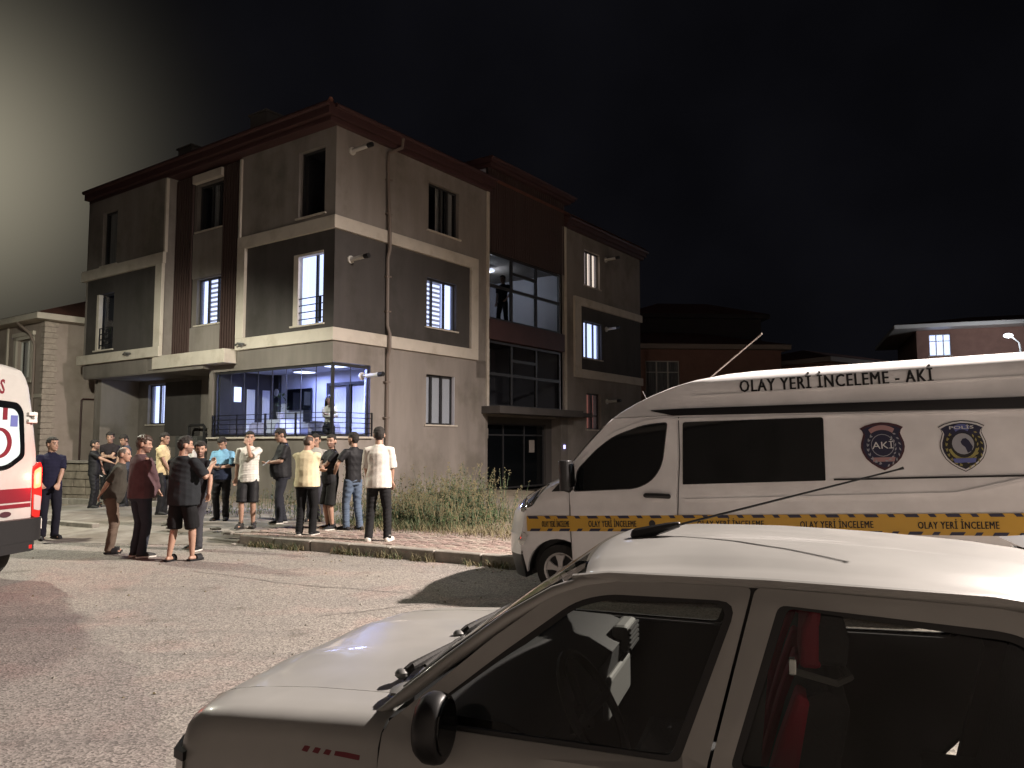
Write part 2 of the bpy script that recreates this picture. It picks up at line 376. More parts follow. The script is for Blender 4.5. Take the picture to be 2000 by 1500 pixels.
for nm in ('paver_a', 'paver_b'):
    me = bpy.data.meshes.new('paver'); bm = bmesh.new(); bmesh.ops.create_cube(bm, size=1)
    for v in bm.verts: v.co = Vector((v.co.x*.192, v.co.y*.092, v.co.z*.06))
    top = [e for e in bm.edges if all(v.co.z > 0 for v in e.verts)]
    bmesh.ops.bevel(bm, geom=top, offset=.008, segments=1, affect='EDGES'); bm.to_mesh(me); bm.free(); me.materials.append(M[nm]); pv[nm] = me
cells = []
for r_ in range(0, 21):
    for c in range(-75, 62):
        t = c*.2+(.1 if r_ % 2 else 0); n_ = .20+r_*.1
        p = K(t, n_)
        if t > 5.4 or n_ > 2.28: continue
        cells.append((p.length*(.6 if -4.2 < t < 2.6 else 1.6), t, n_, p))
cells.sort(key=lambda c: c[0])
rest = MB()
for k, (_, t, n_, p) in enumerate(cells):
    z = slope(p.x, p.y)+.125+.004*noise.noise(p*4.0)+random.uniform(-.003, .003); rz = KANG+R(random.uniform(-1.5, 1.5))
    if k < 300:
        o = bpy.data.objects.new('paver', pv['paver_a' if random.random() < .62 else 'paver_b']); COL.objects.link(o); o.parent = side
        o.location = (p.x, p.y, z); o.rotation_euler = (R(random.uniform(-.8, .8)), R(random.uniform(-.8, .8)), rz)
    else:
        c, s = math.cos(rz), math.sin(rz); mi = 0 if random.random() < .62 else 1
        def T(a, b, h): return (p.x+a*c-b*s, p.y+a*s+b*c, z+h)
        rest.add([T(-.096,-.046,0), T(.096,-.046,0), T(.096,.046,0), T(-.096,.046,0), T(-.09,-.04,.03), T(.09,-.04,.03), T(.09,.04,.03), T(-.09,.04,.03)],
                 [(4,5,6,7),(0,1,5,4),(1,2,6,5),(2,3,7,6),(3,0,4,7)], mi)
rest.build('paver_field', [M['paver_a'], M['paver_b']], side, kind='stuff')
# driveway apron, broken kerb and yard at the left
ap = MB()
n1 = 12
for i in range(n1):
    for j in range(7):
        q = []
        for a, b in ((i, j), (i+1, j), (i+1, j+1), (i, j+1)):
            t = 4.85+a*.75; n_ = -1.15*min(1, max(0, (t-5.0)/2.6))+b*.75
            p = K(t, n_); h = .012+.14*max(0, min(1, (n_+1.0)/2.2))+.012*noise.noise(p*1.7) if b else .006
            q.append((p.x, p.y, h))
        ap.face(q)
tag(ap.build('driveway_apron', M['concrete'], smooth=True), kind='structure')
yd = MB()
for i in range(-24, 30):
    for j in range(0, 9):
        q = []
        for a, b in ((i, j), (i+1, j), (i+1, j+1), (i, j+1)):
            p = K(a*.9, sw_w-.05+b*1.1); q.append((p.x, p.y, .12+slope(p.x, p.y)+.03*noise.noise(p*.9)+.012*b))
        yd.face(q)
tag(yd.build('yard', M['dirt'], smooth=True), kind='structure')
for k, (t, n_, s) in enumerate(((5.6, .15, .12), (6.3, .5, .10), (7.2, .25, .09), (5.1, -.18, .05), (7.9, .7, .11), (4.2, -.35, .035), (6.0, .95, .08))):
    b = MB(); p = K(t, n_)
    rr = [[Vector((math.cos(a*1.047+k)*s*rad*(1+.35*noise.noise(Vector((a, k, h)))), math.sin(a*1.047+k)*s*.7*rad*(1+.3*noise.noise(Vector((a, k+9, h)))), h*s*.5)) for a in range(6)] for h, rad in ((0, 1), (.6, .95), (1, .55))]
    b.loft(rr)
    o = b.build('rubble_stone', M['kerb']); o.location = (p.x, p.y, .03 if n_ < 0 else .14); 
    tag(o, ('broken kerb lump lying on the concrete apron', 'flat chunk of broken concrete behind the apron lump')[k % 2] if k < 2 else
        ('small grey stone near the left end of the kerb', 'pebble-sized stone by the foot of the kerb', 'wide concrete lump further up the apron', 'tiny stone on the asphalt below the kerb', 'low stone between the apron and the pavers')[k-2], 'stone', 'loose stones by the broken kerb')
# ------------------------------------------------------------------ facade helpers
def place(plane, off):
    """plane 'R' faces the right-hand lane, 'L' faces the street; a runs along the wall, d goes inwards"""
    if plane == 'R': return lambda a, z, d: (a, d-off, z)
    return lambda a, z, d: (d-off, a, z)
def pbox(b, P, a0, a1, z0, z1, d0, d1, mi=None):
    p = P(a0, z0, d0); q = P(a1, z1, d1); b.box(p[0], q[0], p[1], q[1], p[2], q[2], mi)
def wall(name, P, a0, a1, z0, z1, holes, m, parent, deep=.2, m2=None):
    b = MB(); xs = sorted({a0, a1, *[h[0] for h in holes], *[h[1] for h in holes]}); zs = sorted({z0, z1, *[h[2] for h in holes], *[h[3] for h in holes]})
    for x, x2 in zip(xs, xs[1:]):
        for z, z2 in zip(zs, zs[1:]):
            cx, cz = (x+x2)/2, (z+z2)/2
            if any(h[0] < cx < h[1] and h[2] < cz < h[3] for h in holes): continue
            b.face([P(x, z, 0), P(x2, z, 0), P(x2, z2, 0), P(x, z2, 0)])
    for h in holes:
        x, x2, z, z2 = h[:4]
        for q in (((x, z), (x2, z)), ((x2, z), (x2, z2)), ((x2, z2), (x, z2)), ((x, z2), (x, z))):
            b.face([P(*q[0], 0), P(*q[1], 0), P(*q[1], deep), P(*q[0], deep)])
    return b.build(name, m, parent, recalc=False)
def ring_boxes(b, P, a0, a1, z0, z1, w, d0, d1):
    pbox(b, P, a0, a1, z0, z0+w, d0, d1); pbox(b, P, a0, a1, z1-w, z1, d0, d1)
    pbox(b, P, a0, a0+w, z0+w, z1-w, d0, d1); pbox(b, P, a1-w, a1, z0+w, z1-w, d0, d1)
def window(parent, P, a0, a1, z0, z1, cols=2, style='curtain', d=.12, flip=False, sill=True, fm='frame_dark', transom=None, cur=None, open_=None, name='window', fw=.05, splits=None):
    """window > pane, curtain or blind bands, sill; a box of a dark room behind it"""
    b = MB(); ring_boxes(b, P, a0, a1, z0, z1, fw, d, d+.06)
    xs = splits or [a0+(a1-a0)*i/cols for i in range(1, cols)]
    for x in xs: pbox(b, P, x-fw*.7, x+fw*.7, z0+fw, z1-fw, d-.004, d+.055)
    if transom: pbox(b, P, a0+fw, a1-fw, transom-fw*.5, transom+fw*.5, d-.002, d+.056)
    w = b.build(name, M[fm], parent)
    edges = [a0+fw]+xs+[a1-fw]
    for x, x2 in zip(edges, edges[1:]):
        g_ = MB(); pbox(g_, P, x, x2, z0+fw, z1-fw, d+.028, d+.034); g_.build('pane', M['glass'], w)
    r = MB(); D = d+.7
    for q in (((a0, z0), (a1, z0)), ((a1, z0), (a1, z1)), ((a1, z1), (a0, z1)), ((a0, z1), (a0, z0))):
        r.face([P(*q[0], d+.061), P(*q[1], d+.061), P(*q[1], D), P(*q[0], D)])
    r.face([P(a0, z0, D), P(a1, z0, D), P(a1, z1, D), P(a0, z1, D)])
    r.build('room', M['dark_room'] if style in ('curtain', 'dark', 'half') else M['room_wall'], w)
    def sheet(x, x2, za, zb, m, amp=.02, per=.11, nm='curtain'):
        c = MB(); n = max(6, int((x2-x)/.025)); pts = []
        for i in range(n+1):
            xx = x+(x2-x)*i/n; pts.append((xx, d+.12+amp*math.sin(xx/per*6.28)+amp*.5*math.sin(xx/per*2.7)))
        for (p, e), (q, h) in zip(pts, pts[1:]):
            c.face([P(p, za, e), P(q, za, h), P(q, zb, h), P(p, zb, e)])
        return c.build(nm, M[m], w, smooth=True)
    if style == 'curtain':
        for x, x2 in (cur or [(a0+.03, a1-.03)]): sheet(x, x2, z0+.02, z1-.02, 'curtain')
    elif style == 'lit':
        for x, x2 in (cur or [(a0+.03, a1-.03)]): sheet(x, x2, z0+.02, z1-.02, 'curtain_lit', .008)
    elif style == 'warm':
        for x, x2 in (cur or [(a0+.03, a1-.03)]): sheet(x, x2, z0+.02, z1-.02, 'warm_lit', .008)
    elif style == 'red':
        for x, x2 in (cur or [(a0+.03, a1-.03)]): sheet(x, x2, z0+.02, z1-.02, 'red_lit', .008)
    elif style == 'zebra':
        x, x2 = cur[0]; n = int((z1-z0)/.075); zz = z0+.03
        for i in range(n):
            h = (z1-z0-.06)/n; c = MB(); lit = i % 2 == 0
            c.face([P(x, zz, d+.12), P(x2, zz, d+.12), P(x2, zz+h, d+.12), P(x, zz+h, d+.12)]); c.build('blind_band', M['blind_lit' if lit else 'blind_dark'], w); zz += h
        for x, x2 in cur[1:]: sheet(x, x2, z0+.02, z1-.02, 'curtain_lit', .008)
    if sill:
        s_ = MB(); pbox(s_, P, a0-.08, a1+.08, z0-.045, z0, -.05, d+.02); s_.build('sill', M['trim'], w)
    return w
def railing(parent, P, a0, a1, z0, z1, d, n=2, rails=4):
    b = MB()
    for i in range(rails):
        z = z1-(z1-z0)*i/(rails-.4); pbox(b, P, a0, a1, z-.012, z+.012, d-.012, d+.012)
    for i in range(n):
        x = a0+(a1-a0)*((i+.15)/(n-.7) if n > 1 else .5); x = min(max(x, a0+.03), a1-.03)
        pbox(b, P, x-.028, x+.028, z0, z1+.01, d-.02, d+.02)
    return b.build('railing', M['rail'], parent)

# ------------------------------------------------------------------ the apartment block
AB = empty('apartment_building', (-4.678, 20.0, 0), math.atan2(.81714, .57643),
           'three storey beige and charcoal apartment block with cream bands and lit windows', 'building')
PR = place('R', 0); PL = place('L', 0); OFFL = .36; PLL = place('L', OFFL); PS = place('L', -.06); PG = place('L', -1.30)
# --- corner block, lane side
w2 = (3.70, 5.16, 8.18, 9.68); w1 = (3.66, 5.06, 5.20, 6.70); w0 = (3.66, 5.02, 2.25, 3.76)
wall('wall', PR, 0, 6.66, 7.70, 10.16, [w2], M['plaster'], AB)
wall('wall', place('R', -.004), .0, 5.76, 4.70, 7.36, [w1], M['plaster_dark'], AB)
wall('wall', PR, 0, 6.66, 3.82, 4.40, [], M['plaster'], AB)
wall('wall', PR, 1.36, 6.60, .0, 3.82, [w0], M['plaster'], AB)
wall('wall', PR, 0, 1.36, .0, 1.86, [], M['plaster'], AB)
wall('wall', PR, 6.10, 6.66, 3.82, 7.70, [], M['plaster'], AB)
b = MB()
pbox(b, PR, -.09, 6.10, 7.36, 7.71, -.09, .02); pbox(b, PR, 5.74, 6.10, 4.72, 7.36, -.09, .02); pbox(b, PR, -.09, 6.10, 4.38, 4.72, -.09, .02)
b.build('band', M['trim'], AB, bevel=.01)
b = MB(); pbox(b, PR, 6.62, 6.74, 2.9, 10.15, -.05, .10); b.build('corner_trim', M['trim'], AB)
window(AB, PR, *w2, cols=2, style='curtain', cur=[(4.25, 4.62), (4.75, 5.1)], splits=[4.42, 4.72])
window(AB, PR, *w1, style='zebra', cur=[(3.70, 4.52), (4.58, 5.02)], splits=[4.0, 4.58])
window(AB, PR, *w0, style='curtain', cur=[(3.70, 3.98), (4.08, 4.45), (4.55, 4.98)], splits=[4.02, 4.5])
# --- corner block, street side
d2 = (.43, 1.50, 7.87, 9.73); d1 = (.43, 1.64, 4.88, 6.85)
wall('wall', PL, 0, 4.10, 7.70, 10.16, [d2], M['plaster'], AB)
wall('wall', place('L', -.004), 0, 3.76, 4.70, 7.36, [d1], M['plaster_dark'], AB, deep=.25)
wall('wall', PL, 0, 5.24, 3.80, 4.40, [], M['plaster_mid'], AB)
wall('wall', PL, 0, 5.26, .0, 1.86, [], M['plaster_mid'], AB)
b = MB()
pbox(b, PL, .02, 4.10, 7.36, 7.71, -.09, .02); pbox(b, PL, 3.74, 4.10, 4.72, 7.36, -.09, .02); pbox(b, PL, .02, 4.10, 4.38, 4.72, -.09, .02)
pbox(b, PL, 4.04, 4.13, 7.71, 10.1, -.06, .06)
b.build('band', M['trim'], AB, bevel=.01)
window(AB, PL, *d2, cols=1, style='dark', name='balcony_door', d=.14)
dd = window(AB, PL, *d1, cols=2, style='lit', cur=[], name='balcony_door', d=.16, splits=[.86])
railing(dd, PL, d1[0]+.02, d1[1]-.02, 4.93, 5.62, .05)
b = MB(); pbox(b, PL, d1[1]-.20, d1[1]-.005, d1[2], d1[3], -.005, .15); pbox(b, PL, d1[0], d1[1]-.2, d1[3]-.07, d1[3]-.003, -.004, .15); b.build('reveal', M['trim'], dd)
# what the lit room behind that door shows: pale wall, door leaf, round wall clock, ceiling lamp
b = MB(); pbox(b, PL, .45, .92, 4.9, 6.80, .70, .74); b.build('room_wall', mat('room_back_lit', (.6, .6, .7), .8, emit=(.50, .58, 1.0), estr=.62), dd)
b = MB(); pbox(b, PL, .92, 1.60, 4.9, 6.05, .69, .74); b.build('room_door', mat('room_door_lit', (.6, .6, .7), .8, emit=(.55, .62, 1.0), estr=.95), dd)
b = MB(); pbox(b, PL, .92, 1.60, 6.05, 6.62, .685, .74); b.build('room_lintel', M['frame_dark'], dd)
b = MB(); pbox(b, PL, .60, 1.50, 6.66, 6.80, .60, .69); b.build('room_lamp', M['curtain_lit'], dd)
b = MB(); b.prism([(1.26+.12*math.cos(i*.3927), 6.36+.12*math.sin(i*.3927)) for i in range(16)], .64, .68, lambda a, z, d: PL(a, z, d)); b.build('wall_clock', M['curtain_lit'], dd)
b = MB(); b.prism([(1.26+.05*math.cos(i*.6), 6.36+.05*math.sin(i*.6)) for i in range(10)], .63, .645, lambda a, z, d: PL(a, z, d)); b.build('clock_face', M['blind_dark'], dd)
# --- slatted column
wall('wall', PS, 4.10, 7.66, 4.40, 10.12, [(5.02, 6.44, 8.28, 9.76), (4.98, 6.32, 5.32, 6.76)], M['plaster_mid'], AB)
for a, a2 in ((4.12, 5.00), (6.56, 7.60)):
    b = MB(); pbox(b, PS, a, a2, 4.42, 10.1, -.012, -.002); b.build('slat_backing', M['slat_gap'], AB)
    n = int((a2-a)/.125)
    b = MB(); pbox(b, PS, 0, .075, 4.42, 10.1, -.075, -.014); me0 = None
    for i in range(n):
        if me0 is None:
            o = b.build('slat', M['slat'], AB); me0 = o.data
        else:
            o = bpy.data.objects.new('slat', me0); COL.objects.link(o); o.parent = AB
        o.location = (0, a+.02+i*(a2-a)/n, 0)
window(AB, PS, 5.04, 6.42, 8.28, 9.76, style='curtain', cur=[(5.1, 5.45), (5.62, 5.95)], splits=[5.36, 5.8])
b = MB(); pbox(b, PS, 4.98, 6.50, 9.80, 10.06, -.16, -.01); b.build('shutter_box', M['trim'], AB, bevel=.012)
window(AB, PS, 4.98, 6.32, 5.32, 6.76, style='zebra', cur=[(5.02, 5.92), (6.0, 6.28)], splits=[5.36, 5.86])
b = MB(); pbox(b, PS, 5.0, 6.54, 6.80, 8.22, -.05, 0); b.build('panel', M['plaster'], AB, bevel=.008); b = MB(); pbox(b, PS, 5.0, 6.58, 4.45, 5.26, -.05, 0); b.build('panel', M['plaster'], AB, bevel=.008)
b = MB(); pbox(b, place('L', .0), 4.11, 7.90, 4.01, 4.42, -.42, .0); b.build('ledge', M['trim'], AB, bevel=.012)
# --- left block, standing a little proud
l2 = (10.45, 11.40, 7.78, 9.66); l1 = (10.48, 11.62, 4.86, 6.80)
wall('wall', PLL, 7.50, 12.36, 7.70, 10.16, [l2], M['plaster'], AB)
wall('wall', place('L', OFFL-.004), 7.86, 12.36, 4.70, 7.36, [l1], M['plaster_dark'], AB, deep=.25)
b = MB(); pbox(b, PLL, 12.30, 12.42, 4.0, 10.16, .0, 8); b.build('end_wall', M['plaster'], AB)
b = MB(); pbox(b, PLL, 7.50, 7.56, 3.98, 10.16, .002, .5); b.build('return_wall', M['plaster'], AB)
b = MB(); pbox(b, PLL, 8.3, 12.34, 3.93, 4.40, .0, .3); pbox(b, PLL, 7.5, 8.3, 4.0, 4.40, .02, .3); b.build('parapet', M['plaster_mid'], AB)
b = MB()
pbox(b, PLL, 7.42, 12.62, 7.36, 7.72, -.09, .02); pbox(b, PLL, 7.46, 7.84, 4.72, 7.36, -.09, .02); pbox(b, PLL, 7.46, 12.66, 4.40, 4.72, -.12, .02)
pbox(b, PLL, 7.40, 7.50, 7.72, 10.1, -.05, .05); pbox(b, PLL, 12.40, 12.62, 7.36, 7.72, .02, 1.2); pbox(b, PLL, 12.40, 12.66, 4.40, 4.72, .02, 1.2)
b.build('band', M['trim'], AB, bevel=.01)
window(AB, PLL, *l2, cols=1, style='curtain', name='balcony_door', d=.12)
dd = window(AB, PLL, *l1, cols=1, style='half', name='balcony_door', d=.14)
railing(dd, PLL, l1[0]+.02, l1[1]-.02, 4.92, 5.62, .05)
b = MB(); pbox(b, PLL, l1[1]-.16, l1[1]-.004, l1[2], l1[3], -.004, .13); b.build('reveal', M['trim'], dd)
b = MB(); pbox(b, PLL, 10.54, 11.16, 6.02, 6.46, .40, .44); b.build('curtain', M['curtain_lit'], dd)
b = MB(); pbox(b, PLL, 10.54, 10.66, 5.0, 6.0, .41, .45); b.build('curtain', M['blind_dark'], dd)
# houseplant leaves on that sill
b = MB()
for i in range(26):
    a = random.uniform(10.6, 11.3); z = random.uniform(5.0, 5.75); s = random.uniform(.04, .09); dz = random.uniform(-1, 1)
    b.face([PLL(a, z, .33), PLL(a+s*.4, z+s*(.5+dz*.3), .30), PLL(a+s, z+s*dz, .34), PLL(a+s*.5, z-s*.4, .36)])
tag(b.build('houseplant', M['leaf']), 'leafy houseplant behind the glass of the leftmost first floor door', 'houseplant').parent = None
bpy.data.objects['houseplant'].matrix_world = Matrix.Translation((-4.678, 20, 0)) @ Matrix.Rotation(math.atan2(.81714, .57643), 4, 'Z')
# --- recessed ground floor on the street side
gw = (10.00, 11.08, 2.35, 3.76)
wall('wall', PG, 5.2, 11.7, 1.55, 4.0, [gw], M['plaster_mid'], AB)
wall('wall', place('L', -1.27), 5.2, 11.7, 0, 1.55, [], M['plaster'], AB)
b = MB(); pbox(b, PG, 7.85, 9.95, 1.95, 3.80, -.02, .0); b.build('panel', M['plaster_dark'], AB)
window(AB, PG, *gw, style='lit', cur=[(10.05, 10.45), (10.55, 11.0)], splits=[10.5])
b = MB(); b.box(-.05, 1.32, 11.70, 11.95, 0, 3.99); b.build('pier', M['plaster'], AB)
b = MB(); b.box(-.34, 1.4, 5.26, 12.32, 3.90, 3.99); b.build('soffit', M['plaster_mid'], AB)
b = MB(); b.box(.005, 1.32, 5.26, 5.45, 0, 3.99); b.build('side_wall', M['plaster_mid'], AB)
# gas cabinet with its pipes against that wall
GC = empty('gas_cabinet', AB.matrix_world @ Vector((0, 0, 0)), 0, 'grey metal gas meter cabinet with bent pipes beside the glazed corner room', 'meter cabinet')
GC.location = (-4.678, 20.0, 0); GC.rotation_euler = AB.rotation_euler
b = MB(); b.box(.85, 1.25, 7.35, 8.55, .95, 1.92); b.build('cabinet', M['metal'], GC, bevel=.02)
b = MB(); b.box(.835, .85, 7.42, 7.93, 1.0, 1.86); b.build('cabinet_door', M['metal'], GC, bevel=.006)
b = MB(); b.box(.835, .85, 7.97, 8.48, 1.0, 1.86); b.build('cabinet_door', M['metal'], GC, bevel=.006)
for (a, a2, zt) in ((7.15, 8.0, 2.28), (6.55, 7.05, 2.02)):
    b = MB(); b.tube([(1.0, a, .5), (1.0, a, zt-.06), (1.0, a+.06, zt), (1.0, a2-.06, zt), (1.0, a2, zt-.06), (1.0, a2, 1.6)], .045, 8); b.build('pipe', M['frame_dark'], GC, smooth=True)
# --- stair tower
T = place('R', -.05)
wall('wall', place('R', -.06), 6.70, 11.75, 8.16, 11.1, [], M['slat_gap'], AB)
b = MB(); pbox(b, PR, 0, .085, 8.18, 11.02, -.015, .05); me0 = None
nsl = 36
for i in range(nsl):
    if me0 is None:
        o = b.build('slat', M['slat'], AB); me0 = o.data
    else:
        o = bpy.data.objects.new('slat', me0); COL.objects.link(o); o.parent = AB
    o.location = (6.78+i*(11.68-6.78)/nsl, 0, 0)
b = MB(); pbox(b, PR, 6.72, 11.50, 5.16, 5.84, -.10, .15); b.build('spandrel', M['fascia'], AB, bevel=.01)
def glazing(z0, z1, mull, trans, fm, nm, extra=None):
    b = MB(); ring_boxes(b, PR, 6.74, 11.36, z0, z1, .07, .04, .12)
    for x in mull: pbox(b, PR, x-.05, x+.05, z0+.07, z1-.07, .035, .115)
    ed = [6.81]+mull+[11.29]
    for i, z in trans: pbox(b, PR, ed[i]+.05*(i > 0), ed[i+1]-.05*(i < 2), z-.05, z+.05, .037, .117)
    f_ = b.build(nm, M[fm], AB)
    for i in range(3):
        zs = [z0+.07]+sorted(z for j, z in trans if j == i)+[z1-.07]
        for za, zb in zip(zs, zs[1:]):
            b = MB(); pbox(b, PR, ed[i], ed[i+1], za, zb, .07, .078); b.build('pane', M['stair_glass'], f_)
    return f_
gu = glazing(5.86, 8.14, [8.16, 9.72], [(0, 7.02), (1, 7.02), (2, 7.02), (1, 7.62)], 'frame_dark', 'stair_window')
gl = glazing(2.92, 5.13, [8.16, 9.72], [(0, 4.02), (1, 4.02), (2, 4.02), (1, 4.55)], 'frame_dark', 'stair_window')
wall('wall', PR, 11.46, 18.3, 7.48, 10.1, [(13.2, 14.5, 8.08, 9.54)], M['plaster'], AB)
b = MB(); pbox(b, PR, 11.62, 11.74, 2.9, 10.1, -.05, .10); b.build('corner_trim', M['trim'], AB)
# stairwell behind the glass: landings, far wall lit faintly by the lamp on the landing
b = MB(); b.box(6.75, 11.45, 3.2, 3.3, 0, 11); b.box(6.70, 6.76, .12, 3.3, 0, 11); b.box(11.45, 11.52, .12, 3.3, 0, 11); b.build('stairwell', M['room_wall'], AB)
b = MB(); b.box(6.76, 11.45, .2, 3.2, 5.5, 5.7); b.box(6.76, 11.45, .2, 3.2, 8.2, 8.4); b.box(6.76, 11.45, .2, 3.2, 2.6, 2.85)
b.build('landing', M['plaster_mid'], AB)
b = MB()
for k in range(9): b.box(6.9+k*.28, 7.25+k*.28, 2.0, 3.1, 2.9+k*.16, 3.06+k*.16)
b.build('stair_flight', M['plaster_dark'], AB)
b = MB(); b.box(6.76, 8.3, 1.6, 1.7, 5.7, 8.2); b.build('stair_partition', M['dark_room'], AB)
lw = bpy.data.materials['room_wall']
# entrance under the canopy
b = MB(); pbox(b, PR, 6.38, 11.75, 2.66, 2.90, -.75, .02); pbox(b, PR, 11.75, 13.1, 2.70, 2.86, -.4, .02); b.build('canopy', M['plaster_dark'], AB, bevel=.01)
wall('wall', place('R', -.4), 6.6, 11.6, 0, 2.7, [(7.0, 10.9, .0, 2.38)], M['plaster_dark'], AB)
b = MB(); P4 = place('R', -.5)
ring_boxes(b, P4, 7.0, 10.9, .1, 2.38, .06, 0, .06)
for x in (8.3, 9.6): pbox(b, P4, x-.03, x+.03, .16, 2.32, 0, .06)
pbox(b, P4, 7.06, 10.84, 1.95, 2.0, .001, .058)
ed_ = b.build('entrance_door', M['frame_dark'], AB)
for x, x2 in ((7.06, 8.27), (8.33, 9.57), (9.63, 10.84)):
    b = MB(); pbox(b, P4, x, x2, .16, 1.95, .03, .036); b.build('pane', M['glass_dark'], ed_)
    b = MB(); pbox(b, P4, x, x2, 2.0, 2.32, .03, .036); b.build('pane', M['glass_dark'], ed_)
b = MB(); pbox(b, P4, 9.9, 10.25, 1.35, 1.8, -.012, -.002); b.build('notice', M['plaster'], ed_)
b = MB(); pbox(b, P4, 7.25, 7.4, 1.85, 2.2, -.012, -.002); b.build('notice', M['plaster'], ed_)
b = MB(); b.box(6.6, 6.72, .004, .4, 0, 2.66); b.build('door_pier', M['plaster_mid'], AB); b = MB(); b.box(11.3, 11.8, -.02, .4, 0, 2.66); b.build('door_pier', M['plaster_mid'], AB)
b = MB(); b.box(11.48, 11.56, -.06, -.022, 1.48, 1.62); b.build('intercom', M['blue_led'], AB)
# --- right-hand block
wall('wall', place('R', -.004), 12.78, 18.3, 4.64, 7.2, [(13.1, 14.6, 5.12, 6.62)], M['plaster_dark'], AB)
wall('wall', PR, 11.46, 18.3, 0, 4.34, [(13.3, 14.48, 2.24, 3.7)], M['plaster'], AB)
wall('wall', PR, 11.46, 12.4, 4.3, 7.5, [], M['plaster'], AB)
b = MB(); pbox(b, PR, 12.30, 18.36, 7.18, 7.50, -.09, .02); pbox(b, PR, 12.30, 12.80, 4.62, 7.18, -.09, .02); pbox(b, PR, 12.30, 18.36, 4.28, 4.62, -.09, .02); b.build('band', M['trim'], AB, bevel=.01)
window(AB, PR, 13.2, 14.5, 8.08, 9.54, style='warm', cur=[(13.25, 13.5), (13.78, 13.95), (14.05, 14.42)], splits=[13.6, 14.0])
window(AB, PR, 13.1, 14.6, 5.12, 6.62, style='lit', splits=[13.55, 14.1])
window(AB, PR, 13.3, 14.48, 2.24, 3.7, style='red', cur=[(13.6, 13.85), (14.1, 14.25)], splits=[13.95], transom=2.8)
b = MB(); b.box(0.02, 18.3, 12.2, 12.3, 0, 10.1); b.box(18.2, 18.3, .02, 12.3, 0, 10.1); b.build('rear_wall', M['plaster'], AB)
b = MB(); b.box(.05, 18.2, .3, 12.2, 10.0, 10.12); b.box(4.5, 18.2, 5.6, 12.2, 4.2, 4.3); b.build('floor_slab', M['plaster_mid'], AB)
# --- roofs: fascia, gutter, hipped tiles
def hip(x0, x1, y0, y1, z, rise, run, name='roof'):
    b = MB(); xa, xb, ya, yb = x0+run, x1-run, y0+run, y1-run
    v = [(x0,y0,z),(x1,y0,z),(x1,y1,z),(x0,y1,z),(xa,ya,z+rise),(xb,ya,z+rise),(xb,yb,z+rise),(xa,yb,z+rise)]
    b.add(v, [(0,1,5,4),(1,2,6,5),(2,3,7,6),(3,0,4,7),(4,5,6,7),(3,2,1,0)])
    return b.build(name, M['roof'], AB)
b = MB()
def eave(x0, x1, y0, y1, z0, z1, nm='fascia'):
    b = MB(); b.box(x0, x1, y0, y1, z0, z1); b.build(nm, M['fascia'], AB, bevel=.02)
eave(-.34, 6.75, -.14, 12.50, 10.16, 10.30); eave(-.46, 6.85, -.22, 12.62, 10.302, 10.62)
eave(11.6, 18.5, -.14, 5, 10.10, 10.24); eave(11.6, 18.6, -.22, 5, 10.242, 10.52)
eave(6.66, 11.95, -.16, 4.0, 11.04, 11.14); eave(6.56, 12.05, -.26, 4.0, 11.142, 11.32)
for (x0, x1, y) in ((-.26, 6.85, -.26), (11.6, 18.66, -.26)):
    b = MB(); z = 10.56 if x0 < 5 else 10.46
    b.tube([(x0, y, z), (x1, y, z)], .065, 8); b.build('gutter', M['fascia'], AB, smooth=True)
b = MB(); b.tube([(6.52, -.29, 11.28), (12.1, -.29, 11.28)], .05, 8); b.build('gutter', M['fascia'], AB, smooth=True)
b = MB(); b.tube([(-.50, -.26, 10.56), (-.50, 12.6, 10.56)], .065, 8); b.build('gutter', M['fascia'], AB, smooth=True)
hip(-.44, 18.6, -.2, 12.6, 10.63, 2.0, 5.8); hip(6.54, 12.07, -.25, 8.0, 11.325, .9, 2.6)
for x, y, h in ((.85, 4.55, 1.42), (.95, 8.7, 1.3)):
    b = MB(); b.box(x, x+.7, y-.4, y+.4, 10.5, 10.5+h); b.box(x-.05, x+.75, y-.45, y+.45, 10.5+h, 10.56+h); b.build('chimney', M['plaster_mid'], AB)
b = MB(); b.tube([(-.40, -.2, 10.68), (5.36, 5.6, 12.70)], .07, 6); b.build('ridge', M['roof'], AB)
# downpipe, boiler flues, small wall brackets
b = MB(); b.tube([(2.3, -.24, 10.5), (2.28, -.22, 10.22), (1.90, -.07, 9.98), (1.88, -.06, 9.6), (1.90, -.14, 7.9), (1.90, -.16, 7.2), (1.92, -.06, 6.9), (1.93, -.06, 5.0), (1.93, -.16, 4.75), (1.93, -.16, 4.3), (1.95, -.06, 4.1), (1.96, -.06, .2)], .05, 8)
b.build('downpipe', M['pipe'], AB, smooth=True)
for z in (9.2, 8.2, 6.4, 5.4, 3.4, 2.4):
    b = MB(); b.box(1.84, 2.02, -.12, .0, z-.02, z+.02); b.build('pipe_clamp', M['pipe'], AB)
for x, z, L_ in ((.55, 9.62, .62), (.55, 6.62, .55), (1.02, 3.50, .66), (15.0, 9.45, .5), (15.0, 6.48, .5), (15.0, 3.42, .5)):
    b = MB(); b.mat(0).tube([(x, .0, z), (x, -.04, z)], .11, 12); b.tube([(x, -.03, z), (x, -L_, z+.02)], .058, 12)
    b.mat(1).tube([(x, -L_+.0, z+.02), (x, -L_-.16, z+.026)], .066, 12)
    b.build('flue_pipe', [M['flue'], M['black']], AB, smooth=True)
for y, off, z in ((3.75, -.09, 4.50), (9.2, -.46, 4.56)):
    b = MB(); b.box(off-.10, off, y-.04, y+.04, z-.04, z+.04); b.tube([(off-.09, y-.22, z+.02), (off-.16, y-.02, z+.05), (off-.09, y+.2, z+.01)], .03, 6); b.build('wall_bracket', M['metal'], AB)
